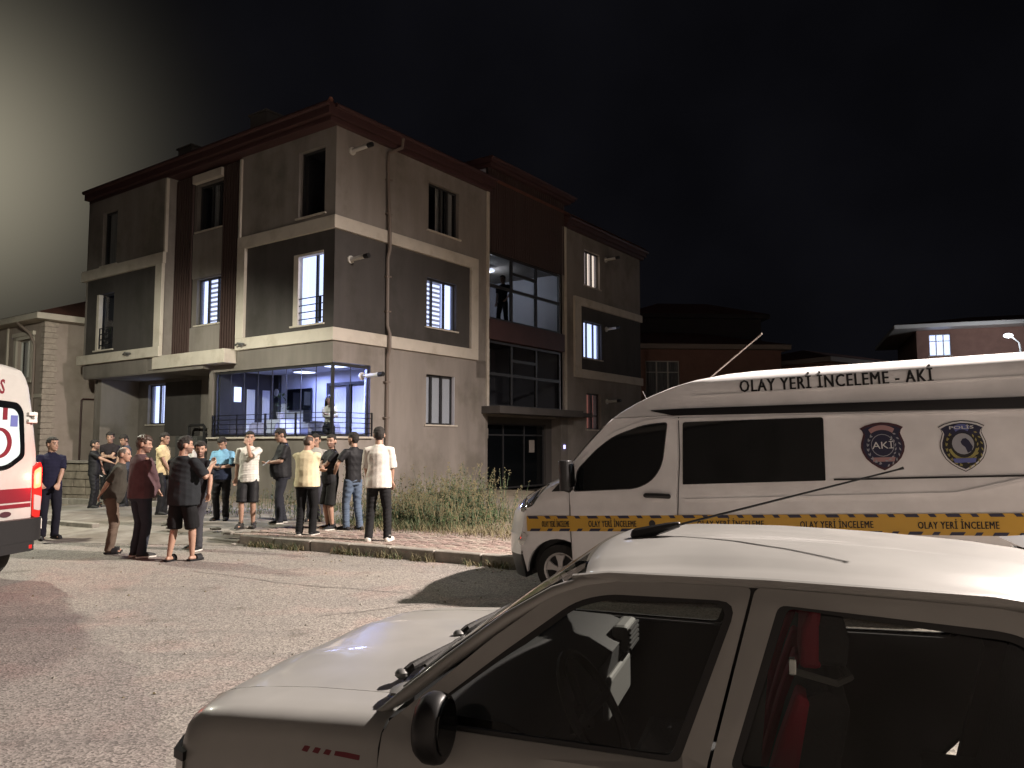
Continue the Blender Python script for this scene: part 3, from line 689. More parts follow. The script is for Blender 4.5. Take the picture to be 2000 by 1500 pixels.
# --- glazed corner room on the ground floor
b = MB()
b.box(.02, 5.0, .02, 5.24, 1.15, 1.30); b.build('room_floor', M['room_floor'], AB)
b = MB(); b.box(.14, 5.0, .14, 5.24, 3.86, 3.98); b.build('room_ceiling', M['room_wall'], AB)
b = MB(); b.box(5.0, 5.1, .02, 5.3, 1.3, 3.98); b.box(.2, 5.0, 5.15, 5.25, 1.3, 3.98); b.box(1.40, 5.0, .20, .26, 1.3, 3.98); b.build('room_wall', M['room_wall'], AB)
b = MB()                                                     # dark frame of the folding glass
for z in (1.90, 3.77):
    b.box(.05, .11, .05, 5.2, z-.04, z+.04); b.box(.11, 1.34, .05, .11, z-.04, z+.04)
b.box(.05, .11, 5.12, 5.2, 1.94, 3.73); b.box(1.28, 1.34, .05, .11, 1.94, 3.73); b.box(.045, .115, .045, .115, 1.94, 3.73)
gf = b.build('glazing_frame', M['frame_dark'], AB)
ys = [.115, .72, 1.33, 1.94, 2.55, 3.18, 3.82, 4.46, 5.12]
for y, y2 in zip(ys, ys[1:]):
    b = MB(); b.box(.076, .084, y+.006, y2-.006, 1.94, 3.73); b.build('pane', M['glass_room'], gf)
    if y > .2:
        b = MB(); b.box(.072, .088, y-.009, y+.009, 1.94, 3.73); b.build('glass_joint', M['frame_dark'], gf)
for x, x2 in ((.115, .7), (.7, 1.28)):
    b = MB(); b.box(x+.006, x2-.006, .076, .084, 1.94, 3.73); b.build('pane', M['glass_room'], gf)
b = MB(); b.box(.691, .709, .072, .088, 1.94, 3.73); b.build('glass_joint', M['frame_dark'], gf)
b = MB(); b.box(-.10, .04, -.06, 5.36, 1.82, 1.87); b.box(.04, 1.42, -.10, .04, 1.82, 1.87); b.build('sill', M['trim'], AB)
b = MB()
for i in range(5):
    z = 2.50-i*.135; b.box(-.015, .010, -.015, 5.2, z-.009, z+.009); b.box(.01, 1.45, -.015, .010, z-.009, z+.009)
for y in (.0, 1.42, 2.72, 4.0, 5.18): b.box(-.02, .015, y-.028, y+.028, 1.87, 2.52)
b.box(1.40, 1.45, -.02, .015, 1.87, 2.52)
b.build('railing', M['rail'], AB)
for y, y2, z, z2, x in ((5.0, 5.14, 2.0, 3.7, .2), ): pass
# inner wall, dark end wall with a small window, curtains
b = MB(); b.box(2.2, 2.3, 2.62, 5.14, 1.3, 3.86); b.box(2.2, 2.3, .26, 2.62, 3.5, 3.86); b.box(2.2, 2.3, .26, .9, 1.3, 3.5); b.build('inner_wall', M['room_wall'], AB)
b = MB(); b.box(.14, 2.2, 5.08, 5.14, 1.3, 3.86); b.build('end_panel', M['plaster_dark'], AB)
b = MB(); b.box(2.08, 2.2, 4.86, 5.07, 1.3, 3.86); b.build('post', M['frame_dark'], AB)
b = MB(); b.box(.62, .86, 5.05, 5.078, 2.95, 3.40); b.build('small_window', M['curtain_lit'], AB)
b = MB()
for y in (.92, 1.72, 2.58): b.box(2.12, 2.2, y-.06, y+.06, 1.3, 3.5)
b.box(2.12, 2.2, .9, 2.62, 3.42, 3.5); b.build('inner_frame', M['frame_dark'], AB)
for x, x2, y in ((1.05, 1.35, 5.04), (1.62, 1.9, 5.04)):
    b = MB(); n = 10
    for i in range(n):
        p, q = x+(x2-x)*i/n, x+(x2-x)*(i+1)/n
        b.face([(p, y-.02*(i % 2), 1.9), (q, y-.02*((i+1) % 2), 1.9), (q, y-.02*((i+1) % 2), 3.35), (p, y-.02*(i % 2), 3.35)])
    b.build('inner_curtain', M['white_cloth'], AB, smooth=True)
for y, y2 in ((1.0, 1.66), (1.8, 2.5)):
    b = MB(); n = 16
    for i in range(n):
        p, q = y+(y2-y)*i/n, y+(y2-y)*(i+1)/n
        b.face([(2.26+.02*(i % 2), p, 1.35), (2.26+.02*((i+1) % 2), q, 1.35), (2.26+.02*((i+1) % 2), q, 3.42), (2.26+.02*(i % 2), p, 3.42)])
    b.build('inner_curtain', M['white_cloth'], AB, smooth=True)
b = MB(); b.prism([(4.93+.10*math.cos(i*.3927), 3.30+.12*math.sin(i*.3927)) for i in range(16)], 2.05, 2.078, lambda a, z, d: (d, a, z)); b.build('wall_clock', M['frame_white'], AB)
def in_AB(o):
    o.location = (-4.678, 20.0, 0); o.rotation_euler = AB.rotation_euler; return o
b = MB(); b.box(2.08, 2.14, 3.30, 4.42, 2.72, 3.38); tv = b.build('screen', M['glass_dark'])
TV = in_AB(empty('television', (0,0,0), 0, 'large dark television on the back wall of the glazed corner room', 'television')); tv.parent = TV
b = MB(); b.box(2.10, 2.16, 3.32, 3.66, 2.35, 2.72); b.build('soundbox', M['black'], TV); b = MB(); b.box(2.141, 2.199, 3.7, 4.0, 2.95, 3.15); b.build('bracket', M['black'], TV)
CP = in_AB(empty('ceiling_lamp', (0,0,0), 0, 'glowing white ceiling panel lamp above the woman at the glass', 'lamp'))
b = MB(); b.box(.5, 1.0, .40, .95, 3.80, 3.856); b.build('housing', M['frame_white'], CP); b = MB(); b.box(.53, .97, .43, .92, 3.775, 3.80); b.build('diffuser', M['lamp_panel'], CP)
rl = lamp('ceiling_lamp_light', 'AREA', (0,0,0), 190, (.40, .46, 1.0), .5, None); rl.parent = CP; rl.location = (.75, .68, 3.76)
rl2 = lamp('ceiling_lamp_light', 'AREA', (0,0,0), 55, (.40, .46, 1.0), .5, None)
CP2 = in_AB(empty('ceiling_lamp', (0,0,0), 0, 'bright panel lamp deep inside the room, above the covered table', 'lamp'))
b = MB(); b.box(1.2, 1.7, 2.6, 3.1, 3.80, 3.856); b.build('housing', M['frame_white'], CP2); b = MB(); b.box(1.23, 1.67, 2.63, 3.07, 3.775, 3.80); b.build('diffuser', M['lamp_panel'], CP2)
rl2.parent = CP2; rl2.location = (1.45, 2.85, 3.76)
# furniture inside: covered table, small table, chairs, folded drying rack
TB = in_AB(empty('table', (0,0,0), 0, 'table under a long white cloth behind the folding glass', 'table'))
b = MB(); b.loft([[(1.0, 3.35, 2.36), (1.0, 4.1, 2.36), (1.7, 4.1, 2.36), (1.7, 3.35, 2.36)], [(.93, 3.27, 1.32), (.93, 4.2, 1.32), (1.75, 4.2, 1.32), (1.75, 3.27, 1.32)]]); b.build('tablecloth', M['white_cloth'], TB)
b = MB(); b.box(1.02, 1.68, 3.37, 4.08, 2.365, 2.39); b.build('table_top', M['white_cloth'], TB)
def chair(y, x, rz, label):
    c = empty('chair', (0,0,0), 0, label, 'chair', 'chairs inside the glazed room')
    c.matrix_world = Matrix.Translation((-4.678, 20, 0)) @ Matrix.Rotation(math.atan2(.81714, .57643), 4, 'Z') @ Matrix.Translation((x, y, 1.3)) @ Matrix.Rotation(rz, 4, 'Z')
    b = MB(); b.box(-.22, .22, -.22, .22, .43, .47); b.build('seat', M['curtain'], c, bevel=.02)
    b = MB(); b.loft([[(-.2, .2, .47), (.2, .2, .47), (.2, .24, .47), (-.2, .24, .47)], [(-.23, .30, .92), (.23, .30, .92), (.23, .33, .92), (-.23, .33, .92)], [(-.16, .33, 1.0), (.16, .33, 1.0), (.16, .35, 1.0), (-.16, .35, 1.0)]]); b.build('backrest', M['curtain'], c)
    for sx in (-1, 1):
        for sy in (-1, 1):
            b = MB(); b.tube([(sx*.18, sy*.18, .43), (sx*.2, sy*.2, 0)], .016, 6); b.build('leg', M['black'], c)
chair(3.75, .95, R(200), 'upholstered chair left of the cloth covered table')
chair(1.55, .75, R(150), 'upholstered chair between the television and the woman')
chair(.62, 1.05, R(20), 'upholstered chair by the narrow side pane of the glazed room')
chair(4.3, .8, R(160), 'folded looking chair at the dark left end of the glazed room')
DT = in_AB(empty('side_table', (0,0,0), 0, 'small dark table in front of the woman at the glass', 'table'))
b = MB(); b.box(.5, 1.1, .95, 1.4, 1.98, 2.02); b.build('table_top', M['black'], DT)
for x in (.54, 1.06):
    for y in (.99, 1.36):
        b = MB(); b.box(x-.02, x+.02, y-.02, y+.02, 1.3, 1.98); b.build('leg', M['black'], DT)
b = MB()
for i in range(40):
    a = random.uniform(0, 6.28); r_ = random.uniform(.05, .32); z = 2.85+random.uniform(-.2, .35); s = .12
    c = Vector((1.35+r_*math.cos(a)*.6, 3.8+r_*math.sin(a)*1.2, z)); dd_ = Vector((random.uniform(-1, 1), random.uniform(-1, 1), random.uniform(-.6, 1)))*s; e_ = Vector((random.uniform(-1, 1), random.uniform(-1, 1), 0))*s*.4
    b.face([c, c+dd_*.5+e_, c+dd_, c+dd_*.5-e_])
PT = in_AB(empty('potted_plant', (0,0,0), 0, 'dark leafy plant standing on the cloth covered table', 'plant'))
b.build('foliage', M['leaf_dark'], PT); b = MB(); b.tube([(1.35, 3.8, 2.39), (1.35, 3.8, 2.62)], [.09, .13], 10); b.build('pot', M['curtain'], PT)
# lamp on the upper stair landing
SL = in_AB(empty('stair_lamp', (0,0,0), 0, 'pale round lamp on the ceiling of the upper stair landing', 'lamp'))
b = MB(); b.ball((9.0, 1.6, 8.10), (.16, .16, .07), 12); b.build('diffuser', M['lamp_panel'], SL, smooth=True)
sl = lamp('stair_lamp_light', 'POINT', (0,0,0), 62, (.84, .90, 1.0), .1); sl.parent = SL; sl.location = (9.2, 1.8, 7.9)

# ------------------------------------------------------------------ vehicles
def paint(name, col, rough=.28, dirt=.12):
    m = mat(name, col, rough, 0, var=dirt, vscale=1.6, spec=.5, coat=.35); return m
M['van_white'] = paint('van_white', (.69, .685, .69)); M['amb_white'] = paint('ambulance_white', (.42, .41, .385))
M['car_white'] = paint('old_white_paint', (.35, .348, .335), .30, .16)
M['tyre'] = mat('tyre_rubber', (.018, .017, .016), .85, bump=.3, bscale=60)
M['rim'] = mat('silver_hubcap', (.48, .46, .45), .35, .3)
M['yellow'] = mat('sign_yellow', (.52, .30, .03), .45); M['navy'] = mat('navy_print', (.013, .014, .042), .45)
M['ink'] = mat('black_print', (.012, .011, .012), .5); M['maroon'] = mat('maroon_print', (.05, .013, .02), .5)
M['white_print'] = mat('white_print', (.6, .6, .6), .5); M['grey_print'] = mat('grey_print', (.30, .31, .34), .5); M['gold'] = mat('olive_gold_print', (.30, .27, .085), .5)
M['pink_print'] = mat('dusty_pink_print', (.34, .20, .20), .5); M['blue_print'] = mat('blue_print', (.10, .12, .33), .5)
M['red_print'] = mat('red_band', (.15, .010, .02), .4); M['lens'] = mat('headlamp_lens', (.45, .45, .43), .06, .85)
M['red_lens'] = mat('red_lens', (.42, .012, .012), .15, emit=(1, .05, .03), estr=.25)
M['lit_red'] = mat('lit_tail_lamp', (.8, .1, .05), .3, emit=(1, .045, .02), estr=14); M['lit_amber'] = mat('lit_tail_core', (1, .4, .1), .3, emit=(1, .20, .04), estr=12)
M['chrome'] = mat('chrome', (.7, .7, .7), .12, 1)
def interp(tab, x):
    if x <= tab[0][0]: return tab[0][1]
    for (a, b), (c, d) in zip(tab, tab[1:]):
        if x <= c: return b+(d-b)*(x-a)/(c-a)
    return tab[-1][1]
def wheel(parent, c, r, wdt, axis_sign, spokes=5, name='wheel'):
    """thing-level child wheel > rim; the axle runs along local y, the outside faces axis_sign*y"""
    b = MB(); n = 28
    prof = [(r*.66, .5), (r*.80, .5), (r*.95, .44), (r, .30), (r, -.30), (r*.95, -.44), (r*.7, -.5)]
    rings = [[(rr*math.cos(2*math.pi*i/n), h*wdt*axis_sign, rr*math.sin(2*math.pi*i/n)) for i in range(n)] for rr, h in prof]
    b.loft(rings, cap=False); t = b.build(name, M['tyre'], parent, smooth=True); t.location = c
    b = MB(); y0 = .44*wdt*axis_sign; y1 = .30*wdt*axis_sign; rr = r*.66
    b.mat(0)
    for i in range(n):
        a, a2 = 2*math.pi*i/n, 2*math.pi*(i+1)/n
        for r0, r1, h0, h1 in ((rr, rr*.9, y0*1.08, y0), (rr*.9, rr*.86, y0, y1)):
            b.face([(r0*math.cos(a), h0, r0*math.sin(a)), (r0*math.cos(a2), h0, r0*math.sin(a2)), (r1*math.cos(a2), h1, r1*math.sin(a2)), (r1*math.cos(a), h1, r1*math.sin(a))])
    b.mat(1).loft([[(rr*.87*math.cos(2*math.pi*i/n), y1*.98, rr*.87*math.sin(2*math.pi*i/n)) for i in range(n)]]*2, cap=True)
    b.mat(0)
    for k in range(spokes):
        a = 2*math.pi*k/spokes+.3
        def q(rad, da, h): return (rad*math.cos(a+da), h, rad*math.sin(a+da))
        b.loft([[q(rr*.12, -1.1, y0*1.05), q(rr*.12, 1.1, y0*1.05), q(rr*.12, 1.1, y1), q(rr*.12, -1.1, y1)], [q(rr*.5, -.30, y0*1.08), q(rr*.5, .30, y0*1.08), q(rr*.5, .30, y1), q(rr*.5, -.30, y1)],
                [q(rr*.9, -.34, y0), q(rr*.9, .34, y0), q(rr*.9, .34, y1), q(rr*.9, -.34, y1)]])
    b.loft([[(rr*k_*math.cos(2*math.pi*i/12), y0*h, rr*k_*math.sin(2*math.pi*i/12)) for i in range(12)] for k_, h in ((.24, 1.02), (.2, 1.14), (.08, 1.16))])
    rm = b.build('rim', [M['rim'], M['black']], t, smooth=True, angle=30)
    return t
def on_surface(mbd, vs, fs, fn, off, thick=.004, mi=0):
    """maps flat lettering / shapes (verts, faces) onto a surface fn(a, b, off), with a small real thickness"""
    n = len(vs)
    mbd.add([fn(a, b, off+thick) for a, b in vs], fs, mi)
    edges = {}
    for f in fs:
        for a, b in zip(f, f[1:]+f[:1]):
            edges[(a, b)] = 1
    vv = [fn(a, b, off+thick) for a, b in vs]+[fn(a, b, off-.002) for a, b in vs]; ff = []
    for (a, b) in edges:
        if (b, a) not in edges: ff.append((b, a, n+a, n+b))
    mbd.add(vv, ff, mi)
def inside(p, poly):
    x, y = p; c = False; n = len(poly)
    for i in range(n):
        x0, y0 = poly[i][:2]; x1, y1 = poly[i-1][:2]
        if (y0 > y) != (y1 > y) and x < (x1-x0)*(y-y0)/(y1-y0)+x0: c = not c
    return c
def fillpoly(poly, hole=None, step=None):
    """polygon, with an optional hole -> (verts, faces), with a grid inside so that it can follow a curved side"""
    def loop(q):
        out = []
        for p in q:
            if not out or (Vector(p[:2])-out[-1]).length > 1e-4: out.append(Vector(p[:2]))
        if (out[0]-out[-1]).length < 1e-4: out.pop()
        return out
    L1 = loop(poly); L2 = loop(hole) if hole else []
    xs = [p.x for p in L1]; ys = [p.y for p in L1]; ext = max(max(xs)-min(xs), max(ys)-min(ys)); st = step or ext/9
    vs = L1+L2; n = len(L1); ed = [(i, (i+1) % n) for i in range(n)]+[(n+i, n+(i+1) % len(L2)) for i in range(len(L2))]
    x = min(xs)+st*.5
    while x < max(xs):
        y = min(ys)+st*.5
        while y < max(ys):
            if inside((x, y), L1) and not (L2 and inside((x, y), L2)): vs = vs+[Vector((x, y))]
            y += st
        x += st
    v, e, f = geometry.delaunay_2d_cdt(vs, ed, [], 0, 1e-5)[:3]
    out = []
    for t in f:
        c = (sum(v[i].x for i in t)/len(t), sum(v[i].y for i in t)/len(t))
        if inside(c, L1) and not (L2 and inside(c, L2)): out.append(tuple(t))
    return [tuple(p) for p in v], out
def patch(name, poly, fn, off, thick, m, parent, smooth=True):
    b = MB(); vs, fs = fillpoly(poly); on_surface(b, vs, fs, fn, off, thick); return b.build(name, m, parent, recalc=True, smooth=smooth)
def ringpanel(name, outer, inner, fn, off, thick, m, parent, n=64):
    b = MB(); vs, fs = fillpoly(resample(outer, n*2) if False else outer, inner, .06); on_surface(b, vs, fs, fn, off, thick); return b.build(name, m, parent, recalc=True, smooth=True)
def slices(name, zs, tf, B, w, rear, half, m, parent, p=3.2, nf=9, nside=14, cap=True, t_end=None):
    """horizontal slices lofted upwards: tf front position, B depth of the rounded front, w inset of the side"""
    b = MB(); rings = []
    for z in zs:
        f0, bb, ww = tf(z), B(z), w(z); hw = half-ww; pts = []
        for k in range(nf):
            s = math.sin(math.pi/2*k/(nf-1)); pts.append((f0+bb*s**p, half-hw*s))
        end = rear(z) if t_end is None else t_end
        for k in range(1, nside+1):
            pts.append((f0+bb+(end-f0-bb)*k/nside, ww))
        full = pts+[(x, 2*half-y) for x, y in reversed(pts[1:] if True else pts)]
        rings.append([(x, y, z) for x, y in full])
    b.loft(rings, cap=cap); return b.build(name, m, parent, smooth=True, angle=42)

# ---- the white high-roof crime scene van
VAN = empty('police_van', (.453, 8.68, 0), R(-21.8), 'white high roof crime scene van with yellow lettered band, parked at the kerb', 'van')
VAN.rotation_euler = (0, -.04, R(-21.8))
vw = [(.2,.05),(.35,.015),(.6,0),(.92,0),(1.02,.012),(1.1,.004),(1.2,.02),(1.5,.065),(1.86,.115),(1.94,.13),(2.01,.165),(2.1,.185),(2.26,.205),(2.32,.238),(2.36,.30),(2.385,.44),(2.40,.66)]
vtf = [(.2,-.66),(.45,-.71),(.7,-.70),(.9,-.66),(1.0,-.58),(1.1,-.44),(1.2,-.26),(1.3,-.02),(1.37,.10),(1.46,.14),(1.65,.31),(1.89,.55),(2.01,.72),(2.13,.95),(2.24,1.2),(2.32,1.5),(2.36,1.75),(2.385,2.0),(2.40,2.3)]
vB = [(.2,.34),(.9,.36),(1.1,.30),(1.37,.20),(1.46,.14),(2.1,.13),(2.3,.2),(2.4,.3)]
VW = lambda z: interp(vw, z); VTF = lambda z: interp(vtf, z); VB = lambda z: interp(vB, z)
def VS(t, z, off):
    f0, bb, ww = VTF(z), VB(z), VW(z)
    if t < f0+bb:
        s = max(.0, (t-f0)/bb)**(1/3.2); y = 1-(1-ww)*s
        return (t-off*.5, y-off*.8, z)
    return (t, ww-off, z)
slices('body', [.68,.78,.92,1.0,1.06,1.12,1.2,1.3,1.37,1.46,1.65,1.86,1.94], VTF, VB, VW, lambda z: 4.78, 1.0, M['van_white'], VAN)
slices('high_roof', [1.945,2.01,2.1,2.18,2.26,2.32,2.36,2.385,2.40], VTF, VB, VW, lambda z: 4.76-.1*max(0, z-2.2), 1.0, M['van_white'], VAN)
slices('bumper', [.20,.28,.40,.46,.50], VTF, VB, VW, None, 1.0, M['black'], VAN, nside=2, t_end=-.33)
slices('bumper_cover', [.46,.52,.60,.679], lambda z: VTF(z)-.006, VB, VW, None, 1.0, M['van_white'], VAN, nside=2, t_end=-.335)
# lower sides with wheel arches
def lower_side(y0, y1):
    arc = lambda cx, r, n=14: [(cx+r*math.cos(math.pi-math.pi*i/n), .27+r*math.sin(math.pi*i/n)*1.0) for i in range(n+1)]
    poly = [(-.335, .68), (-.335, .46)]+[(t, z) for t, z in arc(.075, .365) if t > -.33]+[(.44, .20), (2.6, .20)]+arc(3.0, .37)+[(3.37, .24), (4.78, .24), (4.78, .68)]
    b = MB(); b.prism(poly, y0, y1, lambda a, z, d: (a, d, z)); return b
lower_side(.0, .06).build('lower_side', M['van_white'], VAN); lower_side(1.94, 2.0).build('lower_side', M['van_white'], VAN)
b = MB(); b.box(-.4, 4.7, .25, 1.75, .22, .66); b.build('underbody', M['black'], VAN)
for cx in (.075, 3.0):
    b = MB(); n = 16
    for y0, y1 in ((.05, .30), (1.70, 1.95)):
        b = MB(); b.loft([[(cx+.37*math.cos(math.pi*i/n), y, .27+.37*math.sin(math.pi*i/n)) for i in range(n+1)] for y in (y0, y1)], cap=False, closed=False)
        b.build('arch_liner', M['black'], VAN)
for cx, cz in ((.075, .285), (3.0, .28)):
    wheel(VAN, (cx, .165, cz), .29, .20, -1); wheel(VAN, (cx, 1.835, cz), .29, .20, 1)
# panels with shut lines
fwin = rounded([(.30,1.16),(.345,1.40),(.56,1.605),(.74,1.735),(1.08,1.845),(1.34,1.862),(1.275,1.42),(1.17,1.26),(1.0,1.178)], [.03,.05,.05,.1,.1,.04,.12,.1,.15])
fdoor = rounded([(.245,.40),(.245,1.15),(.30,1.42),(.52,1.63),(.72,1.775),(1.06,1.90),(1.44,1.925),(1.455,1.55),(1.405,.80),(1.39,.40)], [.02,.02,.05,.05,.1,.1,.03,.02,.02,.02])
def Vd(t, z, off): return VS(t, z, off+.003)
dv = ringpanel('front_door', fdoor, fwin, Vd, .002, .008, M['van_white'], VAN, 120)
patch('door_pane', fwin, Vd, -.002, .007, M['glass_dark'], dv)
ringpanel('window_seal', [(x+(x-.8)*.022, z+(z-1.5)*.03) for x, z in fwin], fwin, Vd, .008, .006, M['black'], dv, 90)
sdoor_o = rounded([(1.485,.30),(1.475,1.90),(1.5,1.925),(2.94,1.925),(2.94,.30)], .02); swin = rounded([(1.49+.02,1.862),(2.905,1.842),(2.885,1.215),(1.49,1.205)][::-1], [.03,.03,.01,.01][::-1])
patch('side_pane', swin, VS, .002, .008, M['glass_dark'], VAN)
for pts in ([(.243,1.15),(.243,.42)], [(1.468,1.92),(1.468,1.5),(1.425,.9),(1.41,.25)]):
    b = MB()
    for (t0, z0), (t1, z1) in zip(pts, pts[1:]):
        for k in range(6):
            p = [t0+(t1-t0)*k/6, z0+(z1-z0)*k/6]; q = [t0+(t1-t0)*(k+1)/6, z0+(z1-z0)*(k+1)/6]
            b.face([VS(p[0]-.005, p[1], .0135), VS(p[0]+.005, p[1], .0135), VS(q[0]+.005, q[1], .0135), VS(q[0]-.005, q[1], .0135)])
    b.build('shut_line', M['ink'], VAN)
def bandstrip(name, t0, t1, zb, zt, off, m, step=.06, parent=VAN, fn=VS, depth=.02):
    b = MB(); n = max(2, int((t1-t0)/step)); rings = []
    for i in range(n+1):
        t = t0+(t1-t0)*i/n; a, c = (zb(t) if callable(zb) else zb), (zt(t) if callable(zt) else zt)
        rings.append([fn(t, a, off-depth), fn(t, a, off), fn(t, (a+c)/2, off), fn(t, c, off), fn(t, c, off-depth)])
    b.loft(rings); return b.build(name, m, parent, smooth=True, angle=30)
bandstrip('drip_groove', 1.17, 4.74, lambda t: 2.0-.065*min(1, (t-1.17)/.25)-.095*max(0, t-1.5)/3, lambda t: 2.010-.065*max(0, t-1.5)/3, .012, M['ink'])
bandstrip('drip_edge', 1.40, 4.74, lambda t: 1.885-.075*max(0, t-1.5)/3, lambda t: 1.905-.075*max(0, t-1.5)/3, .018, M['van_white'])
bandstrip('roof_rib', 1.62, 4.7, 2.13, 2.145, .012, M['van_white'])
bandstrip('slide_rail', 2.96, 4.74, 1.215, 1.232, .012, M['ink'])
bandstrip('side_crease', 1.50, 4.0, lambda t: 1.02+.012*(t-1.5), lambda t: 1.055+.012*(t-1.5), .016, M['van_white'], depth=.03)
bandstrip('side_crease', 4.0, 4.74, lambda t: 1.05+.22*(t-4.0), lambda t: 1.085+.22*(t-4.0), .016, M['van_white'], depth=.03)
def zb_(t): return .72-.012*max(0, t-1.4)
yb = bandstrip('lettered_band', -.27, 4.76, zb_, .888, .014, M['yellow'])
b = MB()
t = -.24; k = 0
while t < 4.7:
    L_ = .115 if k % 2 == 0 else .055
    for zz, h in ((.858, .030), (None, .030)):
        z0 = zz if zz else zb_(t); sl = .022
        vs = [(t, z0), (t+L_, z0), (t+L_+sl, z0+h) if zz is None else (t+L_-sl, z0+h), (t+sl, z0+h) if zz is None else (t-sl, z0+h)]
        on_surface(b, vs, [(0, 1, 2, 3)], VS, .015, .002)
    t += L_+.088; k += 1
b.build('dash_mark', M['navy'], yb, kind='stuff')
def lettering(s, t0, t1, zbase, cap, fn, off, m, parent, name='lettering', bold=.012, zend=None, heavy=0):
    vs, fs = text_shape(s, 1.0, bold, 1.14 if heavy else 1.0)
    if heavy:
        n0 = len(vs); f0 = list(fs)
        for q, dx in enumerate((-heavy, heavy)): fs = fs+[tuple(i+n0*(q+1) for i in f) for f in f0]
        vs = vs+[(x-heavy, y) for x, y in vs[:n0]]+[(x+heavy, y) for x, y in vs[:n0]]
    xs = [v[0] for v in vs]; x0, x1 = min(xs), max(xs)
    ys = [v[1] for v in vs if True]; ch = .70
    b = MB(); zb2 = zbase if zend is None else zend
    mp = [(t0+(v[0]-x0)/(x1-x0)*(t1-t0), zbase+(zb2-zbase)*(v[0]-x0)/(x1-x0)+v[1]/ch*cap) for v in vs]
    on_surface(b, mp, fs, fn, off, .003); return b.build(name, m, parent)
def italicless(s): return s
for t0 in (-.12, .45, 1.62, 2.62, 3.66): 
    lettering('OLAY YERİ İNCELEME', t0+(.0 if t0 > 0 else .03), t0+(.66 if t0 > 1 else .53 if t0 > 0 else .35), .768-.008*max(0, t0-1.4), .066, VS, .016, M['ink'], yb, bold=0, heavy=.03)
lettering('OLAY YERİ İNCELEME - AKİ', 2.11, 3.92, 2.150, .128, VS, .006, M['ink'], VAN, 'roof_lettering', bold=0, zend=2.14, heavy=.032)
b = MB(); on_surface(b, *fillpoly([(1.15+.035*math.cos(i*.52), .80+.04*math.sin(i*.52)) for i in range(12)]), VS, .016, .002); b.build('round_mark', M['ink'], yb)
